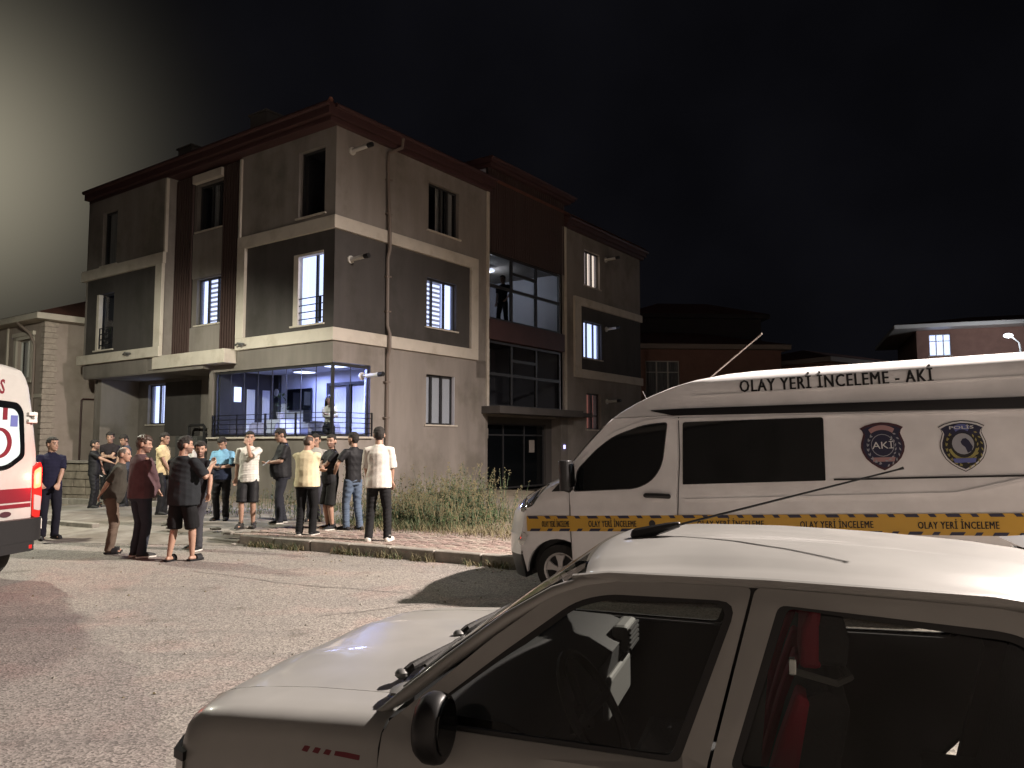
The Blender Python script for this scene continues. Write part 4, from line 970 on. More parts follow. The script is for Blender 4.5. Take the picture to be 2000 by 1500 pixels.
# shield emblems
shield = [(-.50,-.115),(-.36,-.055),(-.18,-.015),(0,0),(.18,-.015),(.36,-.055),(.50,-.115),(.445,-.17),(.42,-.235),(.45,-.32),(.49,-.42),(.50,-.52),(.47,-.63),(.40,-.75),(.29,-.85),(.14,-.94),(0,-1),(-.14,-.94),(-.29,-.85),(-.40,-.75),(-.47,-.63),(-.50,-.52),(-.49,-.42),(-.45,-.32),(-.42,-.235),(-.445,-.17)]
def emblem(name, tc, ztop, wd, ht, kind):
    def pl(poly, k=1.0): return [(tc+x*wd*k, ztop+((y+.5)*k-.5)*ht) for x, y in poly]
    def ps(poly): return [(tc+x*wd, ztop+y*ht) for x, y in poly]
    root = patch(name, pl(shield), VS, .002, .004, M['ink' if kind == 'p' else 'maroon'], VAN)
    lay = [.0065]
    def add(nm, polys, m):
        b = MB()
        for p in polys: on_surface(b, *fillpoly(p), VS, lay[0], .0015)
        lay[0] += .0016; return b.build(nm, M[m], root)
    circ = lambda cx, cy, rx, ry, n=20: [(cx+rx*math.cos(6.2832*i/n), cy+ry*math.sin(6.2832*i/n)) for i in range(n)]
    def arcband(cx, cy, r0, r1, a0, a1, n=10): return [(cx+r1*math.cos(R(a0+(a1-a0)*i/n)), cy+r1*math.sin(R(a0+(a1-a0)*i/n))) for i in range(n+1)]+[(cx+r0*math.cos(R(a1+(a0-a1)*i/n)), cy+r0*math.sin(R(a1+(a0-a1)*i/n))) for i in range(n+1)]
    def leaves(r0, r1, sy=.9):
        out = []
        for sgn in (-1, 1):
            for i in range(8):
                a = R(250-i*17) if sgn < 0 else R(-70+i*17)
                for rr in (r0, r1):
                    c = (rr*math.cos(a), -.52+rr*sy*math.sin(a)); d = (math.cos(a+1.57*sgn*-1+.5*(1 if rr == r1 else -1)), math.sin(a+1.57*sgn*-1+.5*(1 if rr == r1 else -1)))
                    out.append(ps([(c[0], c[1]), (c[0]+d[0]*.04-d[1]*.018, c[1]+d[1]*.04+d[0]*.018), (c[0]+d[0]*.085, c[1]+d[1]*.085), (c[0]+d[0]*.04+d[1]*.018, c[1]+d[1]*.04-d[0]*.018)]))
        return out
    if kind == 'p':
        add('rim', [pl(shield, .965)], 'white_print'); add('field', [pl(shield, .90)], 'navy'); add('lower_field', [ps([(-.38,-.30),(.38,-.30),(.42,-.5),(.34,-.74),(.2,-.86),(0,-.93),(-.2,-.86),(-.34,-.74),(-.42,-.5)])], 'ink')
        add('laurel', leaves(.33, .38, 1.0)+[ps(arcband(0, -.45, .28, .34, 200, 340))], 'gold')
        add('ribbon', [ps(arcband(0, -.40, .22, .33, 55, 125))], 'blue_print')
        add('disc', [ps(circ(0, -.46, .255, .225))], 'ink'); add('disc_face', [ps(circ(0, -.46, .235, .205))], 'grey_print')
        add('figure', [ps([(-.05,-.42),(.0,-.36),(.07,-.35),(.13,-.40),(.20,-.52),(.17,-.60),(.08,-.64),(.04,-.53),(-.03,-.47)])], 'navy')
        add('scroll', [ps([(-.25,-.74),(.25,-.74),(.22,-.82),(.12,-.83),(0,-.82),(-.12,-.83),(-.22,-.82)])], 'blue_print')
        lettering('POLİS', tc-.26*wd, tc+.26*wd, ztop-.168*ht, .058*ht, VS, lay[0], M['white_print'], root, bold=.01)
    else:
        add('field', [pl(shield, .90)], 'navy'); add('scroll', [ps(arcband(0, -.62, .46, .56, 58, 122)), ps([(-.27,-.73),(.27,-.73),(.24,-.82),(-.24,-.82)])], 'pink_print')
        add('laurel', leaves(.31, .37, 1.0), 'grey_print'); add('disc', [ps(circ(0, -.48, .265, .235))], 'grey_print'); add('disc_face', [ps(circ(0, -.48, .25, .22))], 'navy')
        lettering('AKİ', tc-.24*wd, tc+.24*wd, ztop-.55*ht, .145*ht, VS, lay[0], M['white_print'], root, bold=.0)
    return root
emblem('emblem', 3.42, 1.765, .385, .465, 'a'); emblem('emblem', 4.10, 1.75, .385, .48, 'p')
# door handle, mirror, lamps, wiper-side trim, aerials
b = MB(); b.tube([VS(1.10, 1.10, .035), VS(1.22, 1.095, .04), VS(1.34, 1.085, .035)], .026, 8, round_=True); b.build('handle', M['black'], dv, smooth=True)
patch('handle_dish', rounded([(1.16,1.06),(1.28,1.055),(1.28,1.02),(1.16,1.025)], .015), Vd, .009, .003, M['van_white'], dv)
MI = MB(); MI.loft([[(x, y, z) for x, y in rounded([(.15, -.02), (.31, -.04), (.33, -.22), (.21, -.25)], .05, 3)] for z, k in ((1.17, 0), (1.2, 0), (1.45, 0), (1.5, 0))])
mi = MI.build('mirror', M['black'], VAN, smooth=True, bevel=.02)
b = MB(); b.box(.322, .333, -.205, -.06, 1.21, 1.46); b.build('mirror_glass', M['glass_dark'], mi)
b = MB(); b.tube([(.2, -.1, 1.2), (.25, .03, 1.16)], .03, 8); b.build('mirror_arm', M['black'], mi)
hl = rounded([(-.34,.93),(-.46,1.02),(-.39,1.12),(-.22,1.205),(-.04,1.235),(-.10,1.13),(-.20,1.0)], .02)
hp = patch('headlamp', hl, VS, .004, .012, M['lens'], VAN)
patch('lamp_insert', [( -.28,1.06),(-.12,1.19),(-.16,1.10),(-.24,1.02)], VS, .018, .004, M['ink'], hp)
patch('lamp_insert', [( -.34,.98),(-.40,1.05),(-.34,1.08),(-.30,1.0)], VS, .018, .004, M['ink'], hp)
patch('corner_trim', rounded([(.03,1.155),(.18,1.30),(.24,1.27),(.235,1.165)], .015), VS, .004, .008, M['black'], VAN)
patch('fog_lamp', rounded([(-.40,.60),(-.32,.72),(-.26,.68),(-.33,.56)], .02), VS, .010, .006, M['lens'], VAN)
patch('windscreen', [(0,0)]*0+[(t, z) for t, z in ((.15,1.40),(.16,1.5),(.33,1.68),(.56,1.89),(.72,2.0),(.86,2.0),(.69,1.9),(.45,1.69),(.28,1.50),(.25,1.42))], VS, .0, .004, M['glass_dark'], VAN) if False else None
b = MB(); rings = []
for z in (1.40, 1.5, 1.65, 1.8, 1.95):
    rings.append([(VTF(z)+VB(z)*s**3.2-.006, 1-(1-VW(z))*s*sg, z+.004) for s, sg in [(.93, 1), (.8, 1), (.5, 1), (0, 1), (.5, -1), (.8, -1), (.93, -1)]])
b.loft(rings, cap=False, closed=False); b.build('windscreen', M['glass_dark'], VAN, smooth=True)
b = MB(); b.box(-.718, -.69, .72, 1.28, .52, .80); b.build('grille', M['black'], VAN)
b = MB(); b.tube([(1.0, .95, 2.10), (.93, .9, 2.28)], .004, 6); b.build('aerial', M['steel'], VAN)
b = MB(); b.tube([(1.75, .75, 2.38), (2.35, .55, 2.80)], .009, 6); b.build('aerial', M['pipe'], VAN)
for (p, q) in (((.98, 1.20), (.62, 1.66)), ((.66, 1.66), (.80, 1.30))): pass

# ---- the ambulance at the left edge
AMB = empty('ambulance', (-6.265, 8.965, 0), R(170.2), 'white ambulance with maroon bands and a lit red tail lamp, seen from behind', 'ambulance')
aw = [(.40,.02),(.8,0),(1.2,.0),(1.6,.035),(2.1,.13),(2.4,.20),(2.52,.26),(2.60,.33),(2.65,.44),(2.67,.6)]
AW = lambda z: interp(aw, z)
b = MB(); rings = []
for x in (0, .02, .06, .14, 1.5, 3.2, 4.2):
    k = {0: .07, .02: .035, .06: .012}.get(x, 0); ring = []
    zs = [.42, .8, 1.2, 1.6, 2.1, 2.4, 2.52, 2.6, 2.65, 2.67]
    r_ = [(-(1.05-AW(z)-k), z-(k if z > 2.6 else 0)) for z in zs]
    ring = [(x, y, z) for y, z in r_]+[(x, -y, z) for y, z in reversed(r_)]
    rings.append(ring)
b.loft(rings); b.build('body', M['amb_white'], AMB, smooth=True, angle=50)
b = MB(); b.loft([[(4.2, -1.0, .45), (4.2, 1.0, .45), (4.2, .85, 2.4), (4.2, -.85, 2.4)], [(4.9, -.98, .45), (4.9, .98, .45), (4.7, .80, 2.0), (4.7, -.80, 2.0)], [(5.7, -.9, .4), (5.7, .9, .4), (5.5, .8, 1.1), (5.5, -.8, 1.1)]]); b.build('cab', M['amb_white'], AMB, smooth=True)
AR = lambda y, z, off: (-off, y, z)
for sg in (-1, 1):
    o_ = rounded([(sg*.015,.52),(sg*.90,.52),(sg*.905,1.2),(sg*.88,1.6),(sg*.79,2.1),(sg*.70,2.42),(sg*.60,2.53),(sg*.015,2.56)], [.02,.03,.1,.1,.1,.08,.08,.02])
    wn = rounded([(sg*.10,1.36),(sg*.50,1.36),(sg*.76,1.52),(sg*.755,1.65),(sg*.71,2.10),(sg*.62,2.20),(sg*.10,2.23)], [.05,.12,.06,.1,.08,.06,.05])
    door = ringpanel('rear_door', o_, wn, AR, .004, .018, M['amb_white'], AMB, 120)
    wi = rounded([(sg*.16,1.42),(sg*.48,1.42),(sg*.69,1.55),(sg*.69,1.65),(sg*.64,2.06),(sg*.57,2.12),(sg*.16,2.14)], [.05,.10,.05,.1,.08,.05,.05])
    ringpanel('window_border', wn, wi, AR, .006, .014, M['glass_dark'], door, 90)
    patch('pane', wi, AR, .008, .006, mat('frosted_lit', (.45, .55, .55), .35, emit=(.62, .72, .74), estr=.32), door)
    # crescent printed on the pane
    n = 20; cy, cz, r1, r2 = sg*.37, 1.70, .185, .155
    A_ = [(cy-.0+r1*math.cos(R(100-200*i/n))*(-sg if False else 1)*sg, cz+r1*math.sin(R(100-200*i/n))) for i in range(n+1)]
    B_ = [(cy-sg*.04+r2*math.cos(R(-100+200*i/n))*sg, cz+r2*math.sin(R(-100+200*i/n))) for i in range(n+1)]
    bb = MB(); vs = A_+list(reversed(B_)); on_surface(bb, vs, [(i, i+1, n+1+i+1, n+1+i) for i in range(n)], AR, .015, .003); bb.build('crescent', M['red_print'], door)
    for y0, y1, z0, z1, m in ((.40, .47, 1.98, 2.13, 'red_print'), (.52, .63, 1.90, 2.04, 'blue_print')):
        bb = MB(); on_surface(bb, [(sg*y0, z0), (sg*y1, z0), (sg*y1, z1), (sg*y0, z1)], [(0, 1, 2, 3)], AR, .015, .003); bb.build('print', M[m], door)
    for z0, z1 in ((.965, 1.135), (.895, .945)):
        bb = MB(); on_surface(bb, [(sg*.02, z0), (sg*.885, z0), (sg*.885, z1), (sg*.02, z1)], [(0, 1, 2, 3)], AR, .023, .003); bb.build('band', M['red_print'], door)
    for z in (2.02, .67):
        bb = MB(); yy = .80 if z > 1 else .95
        for zz in (-.045, .045): bb.box(-.06, .02, sg*(yy-.04), sg*(yy+.10), z+zz-.022, z+zz+.022)
        bb.box(-.05, .0, sg*(yy+.06), sg*(yy+.11), z-.07, z+.07); bb.build('hinge', M['frame_white'], door, bevel=.008)
    tl = patch('tail_lamp', rounded([(sg*.90,.78),(sg*1.02,.74),(sg*1.045,1.0),(sg*1.03,1.40),(sg*1.0,1.46),(sg*.89,1.38)], .02), AR, -.01, .05, M['red_lens'], AMB)
    patch('lit_lens', rounded([(sg*.905,1.12),(sg*1.02,1.14),(sg*1.015,1.40),(sg*.905,1.35)], .03), AR, .041, .006, M['lit_red'] if sg < 0 else M['red_lens'], tl)
    if sg < 0: patch('lit_core', rounded([(-.925,1.17),(-.985,1.18),(-.985,1.34),(-.925,1.31)], .03), AR, .048, .003, M['lit_amber'], tl)
    patch('clear_lens', rounded([(sg*.915,.86),(sg*1.025,.84),(sg*1.03,1.02),(sg*.91,1.05)], .02), AR, .041, .006, M['rim'], tl)
    bb = MB(); bb.box(-.13, .02, sg*.66, sg*.82, .39, .435); bb.build('reflector', M['red_lens'], AMB)
b = MB(); b.loft([[(x, s*(1.05-.05*(x < -.05)), z) for x in (0,)] for s in (1,) for z in (0,)]) if False else None
bp_ = rounded([(.3,-1.07),(-.06,-1.05),(-.13,-.9),(-.15,0),(-.13,.9),(-.06,1.05),(.3,1.07)], .06, 4)
b = MB(); b.loft([[(x, y, z) for x, y in bp_] for z in (.48, .76)]); b.build('bumper', M['black'], AMB, smooth=True)
bp2 = [(x, y*.9) for x, y in bp_]; b = MB(); b.loft([[(x, y, z) for x, y in bp2] for z in (.36, .478)]); b.build('step', M['black'], AMB, smooth=True)
bb = MB(); on_surface(bb, *fillpoly([(-.50+.085*math.cos(i*.4), .83+.035*math.sin(i*.4)) for i in range(16)]), AR, .023, .006); bb.build('oval_badge', M['maroon'], AMB)
lettering('AMBULANS', .42, -.40, 2.30, .17, AR, .024, M['red_print'], AMB, bold=.02)
b = MB(); b.box(.3, 5.4, -.75, .75, .35, .6); b.build('underbody', M['black'], AMB)
for x in (.56, 4.6):
    for sg in (-1, 1): wheel(AMB, (x, sg*.80, .34), .34, .22, sg)
al = lamp('tail_lamp_light', 'POINT', (0,0,0), 16, (1, .05, .03), .05); al.parent = AMB; al.location = (-.14, -.96, 1.27)
# ---- the old white hatchback in the foreground
er = Vector((math.sin(R(19)), math.cos(R(19)), 0))
CAR = empty('parked_car', Vector((-.3412, 2.2006, 0))+er*.68, R(161), 'old white hatchback with red stripe decal on its wing, parked nearest the viewer', 'car')
def edge_sharp(o):
    bm = bmesh.new(); bm.from_mesh(o.data)
    for e in bm.edges:
        if e.is_boundary: e.smooth = False
    bm.to_mesh(o.data); bm.free()
hz = lambda f, tab: interp([(-x, z) for x, z in tab][::-1] if False else tab, f)
def ctab(f):      # outer half width, shoulder top, seam height, bonnet centre height
    yo = interp([(-2.3,.74),(-2.0,.785),(-1.2,.80),(0,.80),(.4,.798),(.6,.79),(.65,.755),(.69,.66),(.715,.45)], f)
    zt = interp([(-2.3,.93),(-1.2,.945),(-.03,.962),(.3,.945),(.5,.93),(.6,.912),(.66,.885),(.70,.84),(.715,.80)], f)
    zs = interp([(-.05,.975),(.3,.962),(.5,.945),(.6,.928),(.66,.905),(.70,.868)], f)
    zc = interp([(-.05,1.005),(.1,1.0),(.3,.987),(.5,.966),(.6,.945),(.66,.918),(.70,.872)], f)
    return yo, zt, zs, zc
# wings and nose (left and right), from the door shut line forward
def side_ring(f, sg):
    yo, zt, zs, zc = ctab(f); k = yo/.80; ys = min(.575, yo-.12)
    pts = [(yo*.93, .20), (yo*.98, .32), (yo*.998, .5), (yo*1.0, .68), (yo*.998, .80), (yo*.985, zt-.06), (yo*.965, zt-.028), (yo*.93, zt-.008), (yo*.885, zt+.002), (yo*.82, zt+(zs-zt)*.5), (ys, zs), (ys-.004, zs-.05)]
    return [(f, sg*y, z) for y, z in pts]
for sg in (1, -1):
    b = MB(); b.loft([side_ring(f, sg) for f in (-.026, .1, .2, .3, .4, .48, .54, .59, .63, .66, .69, .71)], cap=False, closed=False)
    w_ = b.build('front_wing', M['car_white'], CAR, smooth=True, angle=60)
    if sg == 1:
        fnS = lambda f, z, off: (f, ctab(f)[0]*interp([(.68,1.0),(.80,.998),(.88,.985),(.92,.96)], z)+off, z)
        x = .205
        for L_ in (.022, .022, .022, .075):
            bb = MB(); sl = .018
            on_surface(bb, [(x, .868), (x-L_, .865), (x-L_-sl*.3, .895), (x-sl*.3, .899)] if L_ > .05 else [(x, .868), (x-L_*.8, .866), (x-L_*.8-sl, .897), (x-sl, .899)], [(0, 1, 2, 3)], fnS, .002, .002); bb.build('stripe_decal', M['red_print'], w_)
            x -= L_+.012
# bonnet
b = MB(); rings = []
for f in (.012, .06, .15, .3, .42, .52, .6, .64, .67, .69, .70):
    yo, zt, zs, zc = ctab(f); ys = min(.571, yo-.125); r_ = []
    for k in range(-8, 9):
        y = ys*k/8; t = abs(k/8); z = zs+(zc-zs)*(1-t**2.2)
        if .22 < t < .62 and f > .0: z += .006*math.sin(math.pi*(t-.22)/.4)
        r_.append((f+(.10*(1-t*t) if f < .03 else 0)*-0+ (0.055*(1-t**2) if f < .03 else .03*(1-t*t) if f < .1 else 0), y, z))
    rings.append(r_)
b.loft(rings, cap=False, closed=False); bo = b.build('bonnet', M['car_white'], CAR, smooth=True, angle=80, recalc=True)
edge_sharp(bo); sm = bo.modifiers.new('s', 'SOLIDIFY'); sm.thickness = .010; sm.offset = -1
b = MB(); b.box(-.03, .66, -.56, .56, .3, .86); b.build('engine_bay', M['black'], CAR)
# nose: grille, headlamps, bumper
b = MB(); b.box(.66, .705, -.36, .36, .68, .86); b.build('grille', M['black'], CAR, bevel=.01)
for sg in (1, -1):
    b = MB(); b.loft([[(x, sg*y, z) for x, y in ((.60,.795),(.64,.775),(.69,.68),(.715,.42),(.66,.42))] for z in (.655, .76, .80)]); h = b.build('headlamp', M['lens'], CAR, smooth=True, angle=30)
    b = MB(); b.loft([[(x, sg*y, z) for x, y in ((.595,.80),(.645,.78),(.695,.685),(.72,.42),(.65,.42))] for z in (.79, .815)]); b.build('lamp_rim', M['black'], h)
bpt = [(.30,.80),(.55,.805),(.67,.775),(.735,.66),(.775,.4),(.785,0),(.775,-.4),(.735,-.66),(.67,-.775),(.55,-.805),(.30,-.80)]
b = MB(); b.loft([[(x-.02*(z < .3), y, z) for x, y in bpt] for z in (.22, .30, .52, .64)]); b.build('bumper', M['black'], CAR, smooth=True, angle=30)
# greenhouse: side surface of doors and pillars
def GY(z): return interp([(.3,.795),(.6,.805),(.85,.80),(.93,.775),(.945,.745),(1.0,.722),(1.15,.655),(1.30,.588),(1.335,.566),(1.36,.54)], z)
def CS(sg): return lambda f, z, off: (f, sg*(GY(z)+off), z)
fw = rounded([(-.10,.957),(-.155,1.005),(-.33,1.143),(-.515,1.278),(-.60,1.300),(-.935,1.302),(-.80,.950)][::-1], [.02,.02,.05,.05,.05,.05,.05,.02][1:8])
fd = rounded([(-.030,.30),(-.030,.955),(-.07,.985),(-.30,1.178),(-.49,1.316),(-.58,1.336),(-.968,1.336),(-.862,.945),(-.855,.30)][::-1], [.02]*9)
rw = rounded([(-1.03,1.300),(-.915,.950),(-1.66,.965),(-1.70,1.05),(-1.63,1.215),(-1.545,1.268),(-1.50,1.276)], [.02,.02,.06,.06,.04,.03,.03])
rdr = rounded([(-.976,1.336),(-.870,.945),(-.863,.30),(-1.42,.30),(-1.72,.62),(-1.80,.95),(-1.71,1.215),(-1.58,1.312),(-1.50,1.322)], .02)
for sg in (1, -1):
    S = CS(sg)
    def S2(f, z, off, S=S): return S(f, z, off)
    for o_, i_, nm in ((fd, fw, 'front_door'), (rdr, rw, 'rear_door')):
        d = ringpanel(nm, o_, i_, S2, .0, .010, M['car_white'], CAR, 160)
        # inner half of the door frame, dark, seen through the glass
        ringpanel('door_lining', [((x-(-.5 if nm[0] == 'f' else -1.3))*.985+(-.5 if nm[0] == 'f' else -1.3), z) for x, z in o_], i_, S2, -.03, .028, M['black'], d, 120)
        patch('door_pane', i_, S2, -.008, .004, M['glass_car'] if 'glass_car' in M else M.setdefault('glass_car', glass_mat('car_glass', (.70, .72, .70), .03)), d)
        big = []
        cx = sum(p[0] for p in i_)/len(i_); cz = sum(p[1] for p in i_)/len(i_)
        for x, z in i_:
            dl = math.hypot(x-cx, z-cz); big.append((x-(x-cx)/dl*.022, z-(z-cz)/dl*.020))
        ringpanel('window_seal', i_, big, S2, -.004, .010, M['black'], d, 120)
    # sill and B pillar seen in the gap, A pillar, rear quarter
    b = MB(); b.box(-1.9, .0, sg*.70, sg*.79, .16, .31); b.build('sill', M['car_white'], CAR, bevel=.02)
    b = MB(); b.prism([(-.94,1.33),(-1.02,1.33),(-.92,.3),(-.82,.3)], -.05, -.008, lambda f, z, d_, S=S2: S(f, z, d_)); b.build('centre_pillar', M['black'], CAR)
    b = MB(); b.tube([(.05, sg*.70, .945), (.01, sg*.690, .964), (-.05, sg*.674, 1.008), (-.16, sg*.650, 1.096), (-.33, sg*.613, 1.222), (-.45, sg*.586, 1.292), (-.53, sg*.572, 1.322), (-.62, sg*.570, 1.336)], [.003,.011,.019,.019,.019,.019,.018,.010], 10); b.build('front_pillar', M['car_white'], CAR, smooth=True)
    b = MB(); b.tube([(-.03, sg*.642, 1.012), (-.16, sg*.616, 1.118), (-.33, sg*.583, 1.236), (-.47, sg*.556, 1.318)], .009, 8); b.build('screen_seal', M['black'], CAR, smooth=True)
    q = rounded([(-1.81,.95),(-1.72,1.215),(-1.60,1.33),(-1.82,1.31),(-2.10,.98),(-2.28,.92),(-2.30,.45),(-2.1,.3),(-1.95,.55),(-1.80,.66),(-1.74,.64)], .02)
    patch('rear_quarter', q, S2, .0, .008, M['car_white'], CAR)
# roof with gutters and two long pressed ribs
b = MB(); rings = []
fs_ = [-.528, -.545, -.575, -.64, -.75, -.9, -1.05, -1.2, -1.35, -1.5, -1.62, -1.72, -1.78]
for f in fs_:
    zc = interp([(-1.80,1.365),(-1.6,1.388),(-1.3,1.408),(-1.0,1.417),(-.75,1.412),(-.6,1.398),(-.55,1.380),(-.53,1.366)], f); r_ = []
    for k in range(-16, 17):
        t = abs(k)/16; y = .580*k/16
        if f > -.60: y *= 1-.02*(f+.60)/.07
        z = zc-(.062-.022*max(0, min(1, (f+.60)/.07)))*t**2.6
        if abs(t-.86) < .06: z -= .006
        if abs(t-.42) < .065 and -1.7 < f < -.62: z += .0015
        r_.append((f+(.05*(1-t*t) if f > -.6 else 0), y, z))
    rings.append(r_)
b.loft(rings, cap=False, closed=False); ro = b.build('roof', M['car_white'], CAR, smooth=True, angle=180)
edge_sharp(ro); sm = ro.modifiers.new('s', 'SOLIDIFY'); sm.thickness = .02; sm.offset = -1
for sg in (1, -1):
    b = MB(); b.tube([(-.50, sg*.566, 1.330), (-.6, sg*.574, 1.345), (-1.0, sg*.576, 1.348), (-1.5, sg*.574, 1.338), (-1.8, sg*.56, 1.30)], .012, 8); b.build('gutter', M['car_white'], CAR, smooth=True)
b = MB(); b.box(-1.7, -.56, -.53, .53, 1.325, 1.335); b.build('headlining', M['room_floor'], CAR)
# windscreen, rear screen, hatch
b = MB(); rings = []
for t in (0, .25, .5, .75, 1):
    r_ = []
    for k in range(-6, 7):
        s = abs(k)/6; yb_, yt = .665, .560; y = (yb_+(yt-yb_)*t)*k/6; fx = .075*(1-s*s)*(1-.2*t)
        r_.append((.0+(-.52)*t+fx-.01, y, .985+(1.358-.985)*t+.012*(1-s*s)))
    rings.append(r_)
b.loft(rings, cap=False, closed=False); b.build('windscreen', M['glass_car'], CAR, smooth=True)
b = MB(); b.loft([[(-1.80, -.52, 1.345), (-1.82, 0, 1.365), (-1.80, .52, 1.345)], [(-2.10, -.62, .99), (-2.14, 0, 1.0), (-2.10, .62, .99)]], cap=False, closed=False); b.build('rear_screen', M['glass_dark'], CAR)
b = MB(); b.loft([[(-1.76, -.50, 1.372), (-1.76, .50, 1.372)], [(-1.90, -.50, 1.385), (-1.90, .50, 1.385)], [(-1.92, -.50, 1.36), (-1.92, .50, 1.36)]], cap=False, closed=False); b.build('rear_spoiler', M['black'], CAR)
b = MB(); b.loft([[(-2.10, s*.66, .98), (-2.28, s*.70, .90), (-2.32, s*.72, .6), (-2.28, s*.72, .25)] for s in (-1, -.5, 0, .5, 1)], cap=False, closed=False); b.build('tailgate', M['car_white'], CAR)
# scuttle, wipers, aerial, mirror
b = MB(); b.loft([[(-.02+.06*(1-s*s), s*.665, .968), (.005+.06*(1-s*s), s*.66, .990-.004), (.028+.06*(1-s*s), s*.64, .984)] for s in (-1, -.75, -.5, -.25, 0, .25, .5, .75, 1)], cap=False, closed=False); b.build('scuttle', M['black'], CAR, smooth=True)
for y0, y1, f0 in ((.50, -.10, .035), (.0, -.56, .06)):
    wp = MB(); wp.tube([(f0+.02, y0, .995), (f0-.005, y0-.02, 1.022), (f0-.022, y0-.12, 1.030), (f0-.03, (y0+y1)/2, 1.030)], [.016, .014, .011, .007], 8)
    o = wp.build('wiper', M['tyre'], CAR, smooth=True)
    b = MB(); b.tube([(f0-.035, y0-.05, 1.020), (f0-.03, (y0+y1)/2, 1.034), (f0-.03, y1, 1.024)], .006, 6); b.build('wiper_blade', M['tyre'], o)
    b = MB(); b.ball((f0+.018, y0, 1.005), (.022, .022, .016), 10); b.build('wiper_cap', M['metal'], o, smooth=True)
b = MB(); b.ball((.0, .60, .995), (.03, .06, .012), 10); b.build('scuttle_drain', M['metal'], CAR, smooth=True)
b = MB(); b.tube([(-.60, .13, 1.403), (-.70, .13, 1.432), (-.73, .13, 1.44)], [.022, .014, .010], 8, round_=True); ae = b.build('aerial', M['black'], CAR, smooth=True)
b = MB(); b.tube([(-.70, .13, 1.43), (-1.37, .13, 1.622), (-1.385, .13, 1.627)], [.0042, .003, .005], 6); b.build('aerial_rod', M['black'], ae)
b = MB(); rings = []
for k, (dx, s) in enumerate(((.035, .55), (.028, .85), (.008, 1.0), (-.016, 1.0), (-.032, .95), (-.036, .88))):
    rings.append([(-.215+dx, .86+.074*s*math.cos(a)*(1 if math.cos(a) > 0 else 1.1), 1.0+.085*s*math.sin(a)) for a in [2*math.pi*i/20 for i in range(20)]])
b.loft(rings); mo = b.build('mirror', M['black'], CAR, smooth=True, angle=50)
b = MB(); b.tube([(-.19, .72, .985), (-.20, .82, .985)], .03, 8); b.build('mirror_arm', M['black'], mo)
b = MB(); b.loft([[(-.253, .86+.06*math.cos(a), 1.005+.07*math.sin(a)) for a in [2*math.pi*i/20 for i in range(20)]], [(-.256, .86+.058*math.cos(a), 1.005+.068*math.sin(a)) for a in [2*math.pi*i/20 for i in range(20)]]]); b.build('mirror_glass', M['glass_dark'], mo)
# underbody, wheels
b = MB(); b.box(-2.2, .55, -.66, .66, .14, .34); b.build('underbody', M['black'], CAR)
gz = slope(-.34, 2.2)
for x in (.12, -1.95):
    for sg in (1, -1): wheel(CAR, (x, sg*.70, .27+(.05 if x > 0 else .13)), .27, .16, sg)
# interior
def trim(name, m, *boxes, bevel=.012, parent=CAR):
    b = MB()
    for bx in boxes: b.box(*bx)
    return b.build(name, m, parent, bevel=bevel)
M['trim_grey'] = mat('grey_trim', (.11, .11, .107), .6); M['trim_black'] = mat('black_trim', (.010, .010, .011), .7)
trim('cabin_floor', M['trim_black'], (-2.1, 0, -.72, .72, .34, .38))
b = MB(); b.loft([[(.0, y, .94), (-.12, y, .972), (-.34, y, .965), (-.44, y, .93), (-.43, y, .80), (-.30, y, .62), (0, y, .6)] for y in (-.68, -.3, 0, .3, .68)]); ds = b.build('dashboard', M['trim_black'], CAR, smooth=True, angle=40)
trim('glovebox_lid', M['trim_grey'], (-.455, -.43, -.52, -.10, .72, .86), parent=ds)
b = MB(); b.box(-.47, -.40, -.60, -.40, .88, .985); vh = b.build('vent_housing', M['trim_grey'], ds, bevel=.02)
for i in range(5):
    b = MB(); b.box(-.478, -.468, -.59, -.41, .893+i*.018, .902+i*.018); b.build('vent_slat', M['trim_black'], vh)
b = MB(); n = 24
c0 = Vector((-.50, .33, .90)); ax = Vector((-.86, 0, .5)).normalized(); u_ = Vector((0, 1, 0)); v_ = ax.cross(u_)
pts = [c0+(u_*math.cos(2*math.pi*i/n)+v_*math.sin(2*math.pi*i/n))*.18 for i in range(n+1)]
b.tube(pts, .014, 8); b.tube([c0-u_*.17, c0-ax*.03, c0+u_*.17], .016, 8); b.tube([c0-ax*.03, c0-v_*.17], .016, 8); b.tube([c0-ax*.02, (-.25, .33, .78)], .04, 8)
b.build('steering_wheel', M['trim_black'], CAR, smooth=True)
M['seat_red'] = mat('seat_red', (.33, .018, .045), .8, bump=.3, bscale=80); M['seat_black'] = mat('seat_black', (.02, .02, .022), .85, bump=.3, bscale=80)
